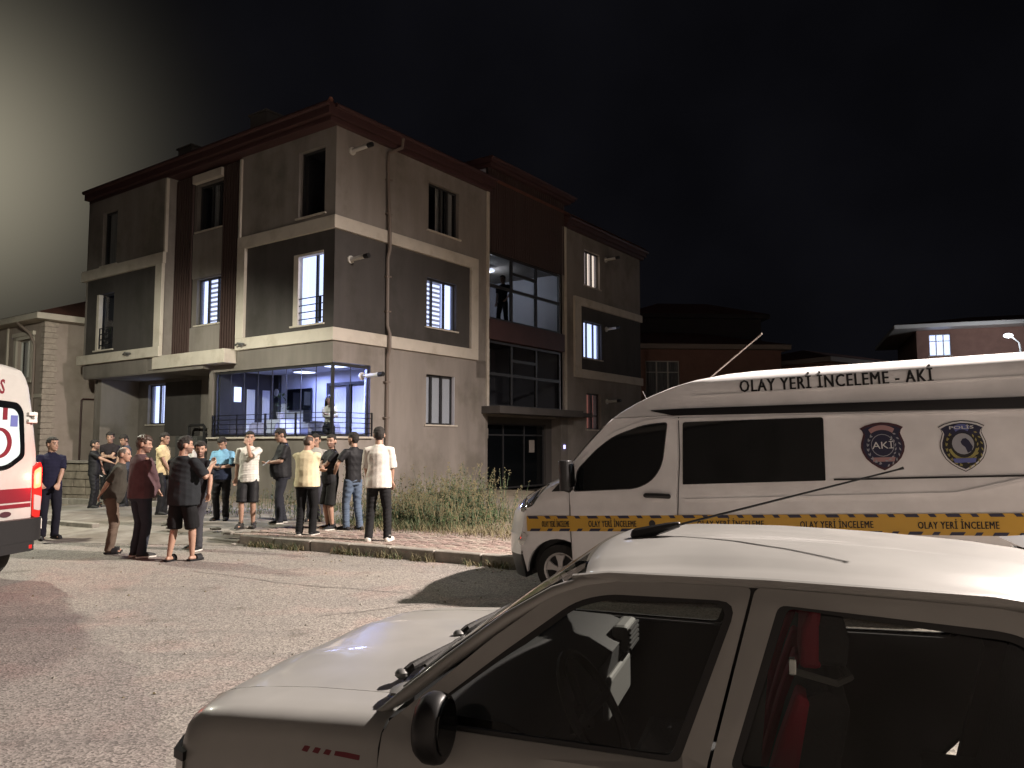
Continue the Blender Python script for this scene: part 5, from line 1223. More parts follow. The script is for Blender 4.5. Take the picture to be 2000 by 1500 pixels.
for y in (.34, -.34):
    b = MB(); b.mat(0).loft([[(-1.02+.0, y-.22, .42), (-1.02, y+.22, .42), (-.55, y+.22, .48), (-.55, y-.22, .48)], [(-1.04, y-.23, .58), (-1.04, y+.23, .58), (-.52, y+.22, .62), (-.52, y-.22, .62)]]); s_ = b.build('seat', M['seat_black'], CAR, bevel=.03)
    b = MB()
    pr = [(-1.0,.56),(-.985,.75),(-1.04,.95),(-1.09,1.08),(-1.14,1.10),(-1.19,1.06),(-1.15,.85),(-1.12,.56)]
    b.mat(0).loft([[(x, y+dy, z) for x, z in pr] for dy in (-.24, -.21, .21, .24)]); b.mat(1)
    for dy0, dy1 in ((-.245, -.15), (.15, .245)):
        b.loft([[(-.978+.004, y+d_, .60), (-.960, y+d_, .75), (-1.018, y+d_, .95), (-1.068, y+d_, 1.09), (-1.10, y+d_, 1.07), (-1.05, y+d_, .80), (-1.02, y+d_, .60)] for d_ in (dy0, dy1)])
    b.build('backrest', [M['seat_black'], M['seat_red']], s_, bevel=.012)
    b = MB(); b.mat(0).loft([[(-1.10+x, y+dy*k, z) for x, z, in ((.0,1.13),(-.01,1.22),(-.03,1.27),(-.08,1.27),(-.10,1.2),(-.09,1.13))] for dy, k in ((-.14, 1), (-.11, 1), (.11, 1), (.14, 1))]); b.mat(1)
    b.loft([[(-1.08+x, y+d_, z) for x, z in ((.004,1.12),(-.004,1.22),(-.03,1.284),(-.055,1.284),(-.05,1.12))] for d_ in (-.142, .142)])
    b.build('headrest', [M['seat_black'], M['seat_red']], s_, bevel=.012)
b = MB(); b.box(-1.98, -1.5, -.6, .6, .40, .58); b.loft([[(-1.55+x, y, z) for x, z in ((-.12,.55),(-.25,1.0),(-.33,1.0),(-.3,.55))] for y in (-.6, .6)]); b.build('rear_bench', M['seat_black'], CAR, bevel=.02)
b = MB(); b.box(-1.068, -1.05, .605, .63, 1.14, 1.18); sbk = b.build('belt_ring', M['chrome'], CAR, bevel=.004)
b = MB(); b.tube([(-1.06, .62, 1.15), (-1.16, .55, 1.11), (-1.20, .45, 1.10), (-1.15, .25, 1.13)], .009, 6); b.build('seat_belt', M['trim_grey'], CAR)
b = MB(); b.tube([(-1.03, .56, .62), (-1.12, .58, .58), (-1.17, .58, .585)], .016, 6); b.build('recline_lever', M['trim_grey'], CAR)
for sg in (1, -1):
    b = MB(); b.loft([[(-1.60, sg*y, .4), (-1.74, sg*y, .95), (-1.66, sg*(y-.07), 1.2), (-1.60, sg*(y-.11), 1.32), (-1.80, sg*(y-.12), 1.32), (-2.12, sg*(y-.06), .98), (-2.2, sg*y, .4)] for y in (.66, .69)]); b.build('rear_lining', M['trim_black'], CAR)
# small things by the rear door, door pull
trim('door_pull', M['trim_grey'], (-.62, -.42, .690, .715, .86, .90))
# ------------------------------------------------------------------ people
M['skin'] = mat('skin', (.35, .21, .15), .55, var=.08, vscale=12); M['skin_dark'] = mat('skin_stubble', (.17, .10, .075), .6, var=.2, vscale=30)  # darker skin tone is beard stubble
M['eye'] = mat('eye_dark', (.02, .016, .014), .3); M['lip'] = mat('lip', (.30, .13, .105), .5)
M['hair'] = mat('dark_hair', (.014, .011, .009), .85, var=.3, vscale=40, bump=.6, bscale=90); M['hair_grey'] = mat('thin_grey_hair', (.10, .085, .072), .6, var=.3, vscale=40, bump=.5, bscale=90)
M['hair_brown'] = mat('brown_hair', (.045, .026, .017), .55, var=.3, vscale=40, bump=.6, bscale=90)
_cloth = {}
def cloth(col, rough=.9):
    k = tuple(col)
    if k not in _cloth: _cloth[k] = mat('cloth', col, rough, var=.14, vscale=7, bump=.25, bscale=120, spec=.2)
    return _cloth[k]
def ik(a, b, l1, l2, hint):
    a = Vector(a); b = Vector(b); d = b-a; L = min(d.length, (l1+l2)*.995); d.normalize(); b = a+d*L
    x = (l1*l1-l2*l2+L*L)/(2*L); h = math.sqrt(max(0, l1*l1-x*x)); hv = Vector(hint); hv = hv-d*hv.dot(d)
    if hv.length < 1e-4: hv = Vector((0, 1, 0))
    hv.normalize(); return a+d*x+hv*h, b
def voxelize(mb, voxel, smooth=4, name='x'):
    me = bpy.data.meshes.new(name); me.from_pydata([tuple(v) for v in mb.v], [], mb.f)
    bm = bmesh.new(); bm.from_mesh(me); bmesh.ops.recalc_face_normals(bm, faces=bm.faces); bm.to_mesh(me); bm.free()
    o = bpy.data.objects.new(name, me); TS.collection.objects.link(o)
    m = o.modifiers.new('r', 'REMESH'); m.mode = 'VOXEL'; m.voxel_size = voxel
    s = o.modifiers.new('s', 'SMOOTH'); s.iterations = smooth; s.factor = .5
    dg = eval_dg(); out = bpy.data.meshes.new_from_object(o.evaluated_get(dg))
    bpy.data.objects.remove(o); bpy.data.meshes.remove(me); out.name = name
    out.polygons.foreach_set('use_smooth', [True]*len(out.polygons)); return out
def ell(cx, cy, z, rx, ry, n=16): return [(cx+rx*math.cos(2*math.pi*i/n), cy+ry*math.sin(2*math.pi*i/n), z) for i in range(n)]
def finish(me, name, mats, parent, k, wrinkle=0, seed=0):
    """folds in the cloth: a few slanted waves that fade in and out"""
    if wrinkle:
        n = len(me.vertices); co = np.empty(n*3, dtype=np.float64); me.vertices.foreach_get('co', co); co = co.reshape(-1, 3)
        no = np.empty(n*3, dtype=np.float64); me.vertices.foreach_get('normal', no); no = no.reshape(-1, 3)
        rg = np.random.RandomState(int(abs(seed)*977) % 100000); d = np.zeros(n)
        for i in range(7):
            kv = rg.normal(size=3)*np.array([9, 9, 26 if i % 2 else 13]); ph = rg.uniform(0, 6.28); kv2 = rg.normal(size=3)*6; ph2 = rg.uniform(0, 6.28)
            mask = np.clip(np.sin(co @ kv2+ph2)*1.6-.25, 0, 1); d += (np.abs(np.sin(co @ kv+ph+1.3*np.sin(co @ kv2*.7)))**3-.35)*mask
        co = co+no*(d*wrinkle*.55)[:, None]; me.vertices.foreach_set('co', co.ravel())
    for m in mats: me.materials.append(m)
    o = bpy.data.objects.new(name, me); COL.objects.link(o); o.parent = parent; o.scale = (k, k, k); return o
def person(label, foot, zg, H, yaw, shirt, legs, head=(0, 0), L='down', Rr='down', w=1.0, belly=0, shorts=False, skirt=False, hair='hair', hstyle='short', beard=False, shoes=((.02,.02,.02), None),
           loose=0, sleeve=.62, lean=0, stance=.10, fwd=(0, 0), slides=False, shirt2=None, long_sleeve=False, collar=False, female=False, hem=.86, group='people standing around on the pavement and road', cap=None, glasses=False, tilt=0):
    k = H/1.76
    root = empty('person', (foot[0], foot[1], zg), R(yaw), label, 'person', group)
    rx = lambda v: Matrix.Rotation(-R(lean), 4, 'X') @ (Vector(v)-Vector((0, 0, .93)))+Vector((0, 0, .93))   # torso lean about the hips
    sw = .178*(.92 if female else 1)*(.55+.45*w)
    sh = {s: rx((s*sw, -.01, 1.435)) for s in (-1, 1)}
    presets = {'down': ((.235, .02, .79), (.5, -1, 0)), 'pocket': ((.19, .09, .89), (.9, -.9, 0)), 'behind': ((.03, -.17, .93), (.9, -.5, .2)), 'phone': ((.05, .20, 1.13), (.8, -.5, -1)),
               'mouth': ((.0, .15, 1.545), (.35, .4, -1)), 'fold': ((-.13, .20, 1.16), (.8, .2, -.6)), 'hip': ((.20, .12, .98), (1, -.6, .3)), 'reach': ((.10, .52, 1.16), (.5, -.2, -1)), 'talk': ((.16, .30, 1.33), (.5, -.3, -1)),
               'low_front': ((.06, .19, .95), (1, -.3, .2)), 'reach_out': ((.55, .35, 1.05), (.2, -.6, -.6)), 'chest': ((.02, .20, 1.22), (.9, -.2, -.6))}
    arms = {}
    for s, nm in ((-1, L), (1, Rr)):
        t, h = presets[nm] if isinstance(nm, str) else nm
        t = rx((s*t[0]*(1.0 if abs(t[0]) < .15 else (.55+.45*w)), t[1]+(belly if t[1] > .1 and nm not in ('mouth', 'talk', 'reach') else 0), t[2])); el, ha = ik(sh[s], t, .285, .25, (s*h[0], h[1], h[2])); arms[s] = (sh[s], el, ha)
    legs_ = {}
    for s in (-1, 1):
        hip = Vector((s*.088*(.6+.4*w), 0, .912)); fy = fwd[0 if s < 0 else 1]
        an = Vector((s*stance, fy, .085)); kn, an2 = ik(hip, an, .425, .41, (s*.15, 1, 0)); legs_[s] = (hip, kn, an)
    HP = rx((0, -.012, 1.52)); HM = Matrix.Translation(HP) @ Matrix.Rotation(R(head[0]), 4, 'Z') @ Matrix.Rotation(R(head[1]), 4, 'X') @ Matrix.Rotation(R(tilt), 4, 'Y') @ Matrix.Translation((0, .012, -1.52))
    hs = 1.12
    def hv(p): q = Vector(p); q = Vector((q.x*hs, q.y*hs, 1.53+(q.z-1.53)*hs)); return HM @ q
    # --- continuous body
    b = MB()
    def hball(c, r, n=14):
        t = MB(); t.ball((0, 0, 0), r, n); b.add([hv(Vector(c)+Vector(v)) for v in t.v], t.f)
    hball((0, .0, 1.662), (.074, .094, .094), 18); hball((0, .028, 1.615), (.062, .070, .078), 16); hball((0, .045, 1.575), (.047, .045, .042)); hball((0, .080, 1.556), (.022, .018, .018), 8)
    b.tube([hv((0, .088, 1.650)), hv((0, .104, 1.620))], [.009, .014], 8, round_=True); hball((0, .072, 1.674), (.050, .020, .012), 10)
    hball((0, .092, 1.586), (.024, .012, .010), 8)
    for s in (-1, 1): hball((s*.076, -.008, 1.635), (.011, .023, .034), 8)
    nk = .050 if female else .057*(.8+.2*w)
    b.tube([rx((0, -.02, 1.40)), rx((0, -.016, 1.50)), hv((0, -.004, 1.58)), hv((0, .0, 1.62))], [nk*1.25, nk*1.05, nk, nk], 14)
    b.tube([(0, 0, .96), rx((0, 0, 1.15)), rx((0, -.01, 1.44))], [.09, .085, .08], 12, round_=True); b.tube([sh[-1]*.9+Vector((0, 0, .135)), sh[1]*.9+Vector((0, 0, .135))], .034, 10, round_=True)
    b.tube([legs_[-1][0], legs_[1][0]], .045, 10, round_=True)
    aw_ = .85+.15*w
    for s in (-1, 1):
        a, e, h = arms[s]; b.tube([a.lerp(e, .12), a.lerp(e, .5), e], [.040*aw_, .044*aw_, .037*aw_], 12, round_=True); b.tube([e, e.lerp(h, .3), h], [.038*aw_, .040*aw_, .026], 12, round_=True)
        d = (h-e).normalized(); side = Vector((s, 0, 0)); side = (side-d*side.dot(d)); side = side.normalized() if side.length > .05 else Vector((0, 1, 0)); pn = d.cross(side).normalized()*s
        # palm, four fingers of different length with a bend, thumb off the side
        wdir = pn.cross(d).normalized()
        for i in range(4):
            o_ = wdir*(.030-.020*i)*1.0; L0 = (.036, .042, .040, .032)[i]
            p0 = h+d*.012+o_*.8; p1 = h+d*.085+o_; p2 = p1+(d*.85-pn*.35).normalized()*L0; p3 = p2+(d*.45-pn*.9).normalized()*L0*.7
            b.tube([p0, p1, p2, p3], [.017, .0125, .0095, .008], 7, round_=True)
        t0 = h+d*.02+wdir*.026; b.tube([t0, t0+d*.03+wdir*.024, t0+d*.062+wdir*.026-pn*.012], [.016, .012, .009], 7, round_=True)
        hp, kn, an = legs_[s]; lw = .9+.1*w
        b.tube([hp, kn], [.075*lw, .050*lw], 12, round_=True); b.tube([kn, kn.lerp(an, .3), an], [.050*lw, .054*lw, .034], 12, round_=True)
        b.tube([an+Vector((0, -.03, -.045)), an+Vector((s*.01, .05, -.045)), an+Vector((s*.018, .15, -.055))], [.032, .036, .024], 8, round_=True)
    me = voxelize(b, .0075, 4, 'body')
    inv = HM.inverted(); nf_ = len(me.polygons); cen = np.empty(nf_*3); me.polygons.foreach_get('center', cen); cen = cen.reshape(-1, 3)
    im = np.array(inv); q = cen @ im[:3, :3].T+im[:3, 3]; q[:, 0] /= hs; q[:, 1] /= hs; q[:, 2] = 1.53+(q[:, 2]-1.53)/hs
    ax = np.abs(q[:, 0]); y = q[:, 1]; z = q[:, 2]; hd = (z > 1.525) & (np.sqrt(q[:, 0]**2+y**2+(z-1.64)**2) < .19); mi = np.zeros(nf_, dtype=np.int32)
    if beard: mi[hd & (z < 1.618) & (y > -.004) & (z > 1.53) & (ax < .085) & ~((ax < .013) & (z > 1.602))] = 1
    mi[hd & (y > .06) & (ax < .024) & (np.abs(z-1.587) < .007)] = 3
    mi[hd & (y > .055) & (np.abs(ax-.031) < .012) & (np.abs(z-1.648) < .0055)] = 2
    mi[hd & (y > .05) & (np.abs(ax-.033) < .019) & (np.abs(z-1.668) < .0045)] = 4
    front = y > .040
    if hstyle in ('short', 'long'): hm = np.where(front, z > 1.702-.008*np.cos(q[:, 0]*30), np.where(y > .012, z > 1.650, np.where(y > -.03, z > 1.592, z > 1.556)))
    elif hstyle == 'fade': hm = np.where(front, z > 1.704, np.where(y > .012, z > 1.660, np.where(y > -.03, z > 1.606, z > 1.570)))
    else: hm = (~front) & (z > np.where(y > 0, 1.66, 1.59)) & ((z < 1.735) | (y < -.04))
    hm &= hd & ~((ax > .064) & (np.abs(y+.008) < .025) & (z < 1.668)); hairf = [int(i) for i in np.nonzero(hm)[0]]
    hm_ = M[hair]
    body = finish(me, 'body', [M['skin'], M['skin_dark'], M['eye'], M['lip'], hm_], root, k); me.polygons.foreach_set('material_index', mi)
    # --- hair as its own shell grown out of the scalp
    if hairf:
        vid = {}; hv_ = []; hf = []; cnt = {}
        for fi in hairf:
            f = []
            for vi in me.polygons[fi].vertices:
                if vi not in vid: vid[vi] = len(hv_); hv_.append(vi)
                f.append(vid[vi])
            hf.append(f)
            for a, b2 in zip(f, f[1:]+f[:1]): cnt[frozenset((a, b2))] = cnt.get(frozenset((a, b2)), 0)+1
        rim = {i for e, c in cnt.items() if c == 1 for i in e}
        th = {'short': .017, 'fade': .012, 'thin': .005, 'long': .02}[hstyle if hstyle in ('short', 'fade', 'long') else 'thin']; co = []
        for i, vi in enumerate(hv_):
            v = me.vertices[vi]; q = inv @ v.co; t = th*(.2 if i in rim else (1+.55*noise.noise(v.co*38))*(1.25 if q.z > 1.72 else .8))
            co.append(v.co+v.normal*t)
        hme = bpy.data.meshes.new('hair'); hme.from_pydata(co, [], hf); hme.polygons.foreach_set('use_smooth', [True]*len(hf))
        finish(hme, 'hair', [hm_], root, k)
    if hstyle == 'long':
        b = MB()
        for i in range(9):
            a = R(20+i*27.5); c = (math.cos(a)*.082, -.015-math.sin(a)*.085+.02)
            b.tube([hv((c[0]*.8, c[1]*.8, 1.72)), hv((c[0]*1.08, c[1], 1.64)), hv((c[0]*1.25, c[1]*1.1+.01, 1.52)), hv((c[0]*1.3, c[1]*1.15+.015, 1.40)), hv((c[0]*1.15, c[1]*1.1+.015, 1.30))], [.028, .036, .036, .03, .012], 8, round_=True)
        finish(voxelize(b, .014, 3, 'long_hair'), 'hair', [hm_], root, k, .006)
    # --- shirt
    b = MB(); bl = belly; lo = loose
    tor = [(hem, .172*w+lo*1.1, .118*w+bl*.6+lo, bl*.35), (.95, .170*w+lo, .118*w+bl*.9+lo, bl*.55), (1.06, .160*w+lo, .112*w+bl+lo*.9, bl*.65), (1.16, .160*w+lo*.8, .114*w+bl*.8+lo*.8, bl*.5), (1.27, .176*(.5+.5*w)+lo*.6, .122*(.6+.4*w)+bl*.3+lo*.5, .0), (1.37, .190*(.5+.5*w)+lo*.4, .116*(.6+.4*w)+lo*.3, -.008), (1.43, .182*(.5+.5*w), .096, -.014), (1.465, .135, .080, -.016), (1.492, .088, .074, -.016), (1.51, .070, .070, -.016)]
    if female: tor = [(z, x*.88, y*.92, c) for z, x, y, c in tor]
    b.loft([[rx(p) for p in ell(0, c, z, x, y)] for z, x, y, c in tor])
    for s in (-1, 1):
        a, e, h = arms[s]; r0 = .066*(.75+.25*w)+lo*.3
        if long_sleeve: b.tube([a+Vector((-s*.03, 0, -.005)), a.lerp(e, .5), e, e.lerp(h, .5), e.lerp(h, .93)], [r0*1.08, r0*1.02, r0*.9, r0*.78, r0*.66], 12, round_=False)
        else: b.tube([a+Vector((-s*.05, 0, -.012)), a+Vector((-s*.004, 0, -.010)), a.lerp(e, sleeve*.5), a.lerp(e, sleeve+.1)], [r0*.85, r0*.96, r0*1.02, r0*1.04], 12, round_=False)
    sme = voxelize(b, .0125, 3, 'shirt'); smats = [cloth(shirt)]
    so = finish(sme, 'shirt', smats, root, k, .008 if loose else .006, foot[0]*3)
    if shirt2:                                       # second colour below a chest line
        sme.materials.append(cloth(shirt2[0])); sme.polygons.foreach_set('material_index', [1 if p.center.z < shirt2[1] else 0 for p in sme.polygons])
    if collar:
        b = MB(); b.loft([[rx(p) for p in ell(0, -.012, 1.475, .074, .074)], [rx(p) for p in ell(0, -.010, 1.525, .066, .066)], [rx(p) for p in ell(0, -.010, 1.525, .058, .058)], [rx(p) for p in ell(0, -.012, 1.475, .060, .060)]]); finish(voxelize(b, .011, 2, 'collar'), 'collar', [cloth(shirt)], root, k)
    # --- trousers or shorts
    b = MB(); lw = .85+.15*w
    b.loft([ell(0, bl*.15, .82, .158*w, .112*w+bl*.2), ell(0, bl*.2, .90, .166*w, .116*w+bl*.4), ell(0, bl*.3, .97, .158*w, .110*w+bl*.5), ell(0, bl*.3, 1.0, .152*w, .104*w+bl*.45)])
    for s in (-1, 1):
        hp, kn, an = legs_[s]
        if shorts: b.tube([hp+Vector((0, 0, .0)), hp.lerp(kn, .5), kn+Vector((0, .0, -.03))], [.098*lw, .102*lw, .100*lw], 14)
        else: b.tube([hp, hp.lerp(kn, .5), kn, kn.lerp(an, .5), an+Vector((0, -.008, -.045))], [.096*lw, .090*lw, .072*lw, .067*lw, .066*lw], 14)
    finish(voxelize(b, .0125, 3, 'trousers'), 'shorts' if shorts else 'trousers', [cloth(legs)], root, k, .008, foot[1]*3)
    # --- shoes
    up, sole = shoes; mu = cloth(up, .6); ms = cloth(sole, .6) if sole else mu
    for s in (-1, 1):
        an = legs_[s][2]; b = MB(); c = an+Vector((s*.008, .0, 0)); rot = Matrix.Rotation(-s*R(12), 4, 'Z')
        def foot_(pts): return [c+rot @ Vector(p) for p in pts]
        g0 = -an.z
        if slides:
            b.mat(0).loft([foot_(rounded([(-.045*a, -.075, 0)[:2], (.045*a, -.075, 0)[:2], (.052*a, .08, 0)[:2], (.03*a, .185, 0)[:2], (-.03*a, .185, 0)[:2], (-.05*a, .08, 0)[:2]], .03, 3) and [(x, y, g0+z) for x, y in rounded([(-.045*a, -.075), (.045*a, -.075), (.052*a, .08), (.03*a, .19), (-.03*a, .19), (-.05*a, .08)], .03, 3)]) for z, a in ((0, 1), (.028, 1.04))])
            b.loft([foot_([(.056*math.cos(R(a)), y, g0+.02+.072*math.sin(R(a))) for a in range(0, 181, 20)]) for y in (.05, .14)], cap=True)
        else:
            prof = [(0, 1.0), (.022, 1.05), (.024, .98), (.05, .95), (.075, .74)]
            for z0, a0, mi_ in ((0, 0, 1), (1, 0, 0)):
                rs = prof[:2] if mi_ else prof[2:]
                rings = []
                for z, a in rs:
                    yf = .20 if z < .03 else (.185 if z < .06 else .09)
                    rings.append(foot_([(x, y, g0+z) for x, y in rounded([(-.042*a, -.085*a), (.042*a, -.085*a), (.052*a, yf*.45), (.032*a, yf), (-.030*a, yf), (-.048*a, yf*.45)], .035, 3)]))
                b.mat(mi_).loft(rings)
            b.mat(0).tube([c+Vector((0, -.01, g0+.06)), c+Vector((0, -.014, g0+.105))], [.052, .046], 10)
        o = b.build('shoe', [mu, ms], root, smooth=True, angle=50); o.scale = (k, k, k)
    if cap:
        b = MB(); q = MB(); q.ball((0, -.005, 1.705), (.086, .104, .07), 14); b.add([hv(v) for v in q.v if True], q.f); finish(voxelize(b, .010, 2, 'cap'), 'cap', [cloth(cap)], root, k)
    if glasses:
        b = MB()
        for s in (-1, 1): b.tube([hv((s*.034+.024*math.cos(i*.7854), .100, 1.648+.018*math.sin(i*.7854))) for i in range(9)], .003, 5)
        b.tube([hv((-.01, .104, 1.652)), hv((.01, .104, 1.652))], .003, 5); o = b.build('glasses', M['black'], root); o.scale = (k, k, k)
    root['k'] = k
    return root, {s: (root.matrix_basis, arms[s][2]*k, arms[s][1]*k) for s in arms}
def held(root_info, s, name, cat, label, size, m, off=(0, 0, 0), tilt=60):
    mw, h, e = root_info[1][s]; d = (h-e).normalized()
    b = MB(); b.box(-size[0]/2, size[0]/2, -size[1]/2, size[1]/2, -size[2]/2, size[2]/2); o = b.build(name, m, bevel=.004)
    r_ = root_info[0]; yaw = r_.rotation_euler[2]
    o.location = Vector(r_.location)+Matrix.Rotation(yaw, 3, 'Z') @ (h+d*.085+Vector(off)); o.rotation_euler = (R(tilt), 0, yaw); tag(o, label, cat); return o
BLK = (.014, .014, .016); NAV = (.018, .022, .045); JEAN = (.045, .055, .085)
WS = (.62, .60, .55)
P = {}
P[1] = person('police officer in dark navy polo with hands at his belt beside the ambulance', (-8.17, 13.73), .02, 1.76, 228, (.012, .012, .030), (.010, .010, .018), head=(25, 0), L='low_front', Rr='hip', w=1.08, belly=.02, hstyle='fade', collar=True, sleeve=.75, shoes=(BLK, None))
P[2] = person('man in black T-shirt by the garden wall with a white phone in his back pocket', (-10.04, 18.60), .15, 1.60, -80, BLK, BLK, L='low_front', Rr='reach', w=1.05, belly=.03, beard=True)
P[3] = person('man in dark shirt half hidden near the gas cabinet, facing the street', (-10.23, 19.67), .15, 1.80, 190, (.02, .016, .018), BLK, head=(10, -8), Rr='fold', L='fold')
P[4] = person('man in slate grey-blue shirt looking down, behind the khaki trousered man', (-9.55, 19.1), .15, 1.74, 140, (.05, .055, .075), BLK, head=(15, -22), L='low_front', Rr='low_front', w=1.08)
P[5] = person('balding man in dark olive shirt and khaki trousers with hands clasped behind him', (-6.20, 12.03), .01, 1.62, -68, (.048, .044, .036), (.115, .085, .065), head=(-12, -4), L='behind', Rr='behind', w=1.0, belly=.05, hair='hair_grey', hstyle='thin', slides=True, lean=15, sleeve=.9, shoes=(BLK, None))
P[6] = person('man in maroon sweatshirt and dark jeans seen from behind, hands in front', (-5.55, 11.60), .01, 1.78, -38, (.088, .052, .058), (.030, .034, .045), head=(-38, -10), L='pocket', Rr='low_front', w=1.22, belly=.05, beard=True, hair='hair_brown', long_sleeve=True, loose=.012, shoes=((.03, .03, .03), WS))
P[7] = person('man in cream short sleeved shirt standing behind, turned to the right', (-7.61, 16.88), .15, 1.75, -95, (.60, .49, .29), BLK, head=(0, -8), L='down', Rr='low_front', hstyle='fade', loose=.01)
P[8] = person('man in black T-shirt, black shorts and slides, one hand raised', (-4.78, 11.27), .0, 1.77, -18, (.017, .019, .022), (.010, .010, .011), head=(-38, -4), L='low_front', Rr=((.27, .17, 1.36), (.5, -.5, -1)), w=1.24, belly=.06, shorts=True, slides=True, beard=True, hstyle='fade', loose=.022, sleeve=.85, hem=.80, stance=.13, fwd=(-.08, .08), shoes=(BLK, None))
P[9] = person('bearded man in dark T-shirt and grey jeans behind the man in shorts', (-5.04, 12.50), .0, 1.70, 160, (.016, .016, .019), (.045, .045, .052), head=(38, -6), L=((.30, .10, .80), (.6, -1, 0)), Rr='low_front', beard=True, shoes=(BLK, WS), fwd=(.1, -.05))
P[10] = person('man in light blue and navy polo looking down at what he holds', (-5.85, 15.66), .15, 1.66, 178, (.20, .42, .60), BLK, head=(0, -28), L='phone', Rr='phone', w=1.18, belly=.03, shirt2=((.022, .030, .055), 1.20), collar=True, sleeve=.95)
P[11] = person('man in loose white T-shirt and black shorts with a hand at his mouth', (-4.87, 14.34), .15, 1.74, 185, WS, BLK, head=(14, 0), L='mouth', Rr='down', shorts=True, loose=.02, sleeve=.8, hem=.84, shoes=((.03, .028, .027), None), fwd=(0, .06), hstyle='fade')
P[12] = person('tall heavy man in black T-shirt reading a phone, turned to the left', (-4.46, 15.06), .15, 1.82, 118, BLK, (.022, .023, .030), head=(0, -20), L='phone', Rr='phone', w=1.25, belly=.06, hstyle='fade', sleeve=.75, shoes=(BLK, WS), fwd=(.07, -.05))
P[13] = person('broad man in cream yellow T-shirt and black trousers, back to the street', (-3.48, 13.15), .15, 1.66, -8, (.62, .54, .36), (.010, .010, .011), head=(-42, -8), L='fold', Rr='fold', w=1.30, belly=.05, hstyle='thin', hair='hair_brown', sleeve=.85, stance=.12, loose=.008, shoes=(BLK, WS))
P[14] = person('young person with glasses and pale patterned shirt peeking between two men', (-3.92, 15.46), .15, 1.70, 186, (.34, .33, .30), (.05, .05, .06), head=(-4, -2), w=.9, glasses=True, L='down', Rr='down')
P[15] = person('bearded man in black T-shirt and shorts with folded arms, looking at the street', (-3.27, 14.0), .15, 1.68, 128, BLK, (.014, .014, .014), head=(38, -4), L='fold', Rr='fold', w=1.12, belly=.03, beard=True, shorts=True, hstyle='fade', shoes=(BLK, WS))
P[16] = person('man in black polo and faded blue jeans reaching an arm to his left', (-2.85, 13.92), .15, 1.72, 48, BLK, (.085, .115, .165), head=(12, -2), L=((.26, .22, 1.02), (1, -.5, -.3)), Rr='low_front', hstyle='fade', beard=True, collar=True, fwd=(.06, -.08), shoes=(BLK, None), w=.98)
P[17] = person('man in oversized white T-shirt, black trousers and white trainers seen from behind', (-2.12, 12.34), .15, 1.78, -2, (.66, .63, .57), (.017, .017, .018), head=(14, -4), L='pocket', Rr='pocket', w=1.0, loose=.034, sleeve=.95, hem=.83, hstyle='fade', stance=.15, shoes=(WS, WS))
P[20] = person('person in a white top hidden behind the man in black shorts, only head showing', (-7.08, 16.88), .15, 1.68, 150, (.5, .49, .47), BLK, head=(0, -5))
held(P[2], 1, 'phone', 'phone', 'white phone at the hip of the man by the garden wall', (.07, .010, .12), M['frame_white'], (-.12, -.36, -.28))  # phone with a plain white casing
held(P[10], 1, 'phone', 'phone', 'small dark phone held by the man in the blue polo', (.072, .010, .145), M['black'], (-.03, -.01, .01), 50)
held(P[12], 1, 'phone', 'phone', 'smartphone held up by the tall man in black', (.075, .010, .15), M['grey_print'], (-.04, -.01, .01), 50)
# woman behind the glass and the figure on the upper landing
wl = Matrix.Translation((-4.678, 20, 0)) @ Matrix.Rotation(math.atan2(.81714, .57643), 4, 'Z')
q = wl @ Vector((.55, .72, 1.30))
person('woman with long dark hair and pale top standing behind the balcony glass', (q.x, q.y), 1.30, 1.66, 178, (.50, .46, .36), BLK, head=(10, -10), L='chest', Rr='fold', hstyle='long', female=True, w=.95, long_sleeve=True, group=None)
q = wl @ Vector((8.42, .62, 5.70))
person('silhouette of a man standing at the upper stair window', (q.x, q.y), 5.70, 1.95, 150, BLK, BLK, L='hip', Rr='down', group=None, stance=.17)
# ------------------------------------------------------------------ neighbouring houses, walls, lamps
AZ = math.atan2(.81714, .57643)
NB = empty('neighbour_house', (-16.48, 27.0, 0), AZ, 'two storey taupe house with pale corner stones left of the apartment block', 'house')
nh = [(-9, 0)]
holesL = [(1.0, 2.15, 4.05, 5.45), (4.6, 5.7, 4.05, 5.45), (1.1, 2.2, .9, 2.5)]
holesR = [(2.05, 4.55, 1.15, 2.75), (2.55, 3.55, 3.85, 5.25)]
wall('wall', PL, 0, 9, 0, 6.0, holesL, M['neigh'], NB); wall('wall', PR, 0, 12, 0, 6.0, holesR, M['neigh'], NB)
def framed(P, h, cols, style='curtain'):
    w_ = window(NB, P, *h, cols=cols, style=style, fm='frame_white', d=.12, cur=None if style != 'dark' else [], sill=False)
    b = MB(); a0, a1, z0, z1 = h
    pbox(b, P, a0-.2, a0, z0-.1, z1+.12, -.06, .02); pbox(b, P, a1, a1+.2, z0-.1, z1+.12, -.06, .02); pbox(b, P, a0-.26, a1+.26, z1+.12, z1+.26, -.10, .02); pbox(b, P, a0-.2, a1+.2, z1, z1+.12, -.06, .02); pbox(b, P, a0-.26, a1+.26, z0-.2, z0-.1, -.10, .02)
    b.build('surround', M['trim'], w_)
for h in holesL: framed(PL, h, 2)
framed(PR, holesR[0], 3); framed(PR, holesR[1], 2)
qm = None
for i in range(30):                                   # corner stones, one by one
    b = MB(); wx = .42 if i % 2 else .34
    b.box(-.045, wx, -.045, wx*.5, .012+i*.2, .188+i*.2)
    if i < 2 or qm is None or True:
        o = b.build('corner_stone', M['brick'], NB)
b = MB(); b.box(-.5, 12.5, -.5, 9.5, 6.0, 6.22); b.build('eave', M['trim'], NB, bevel=.02)
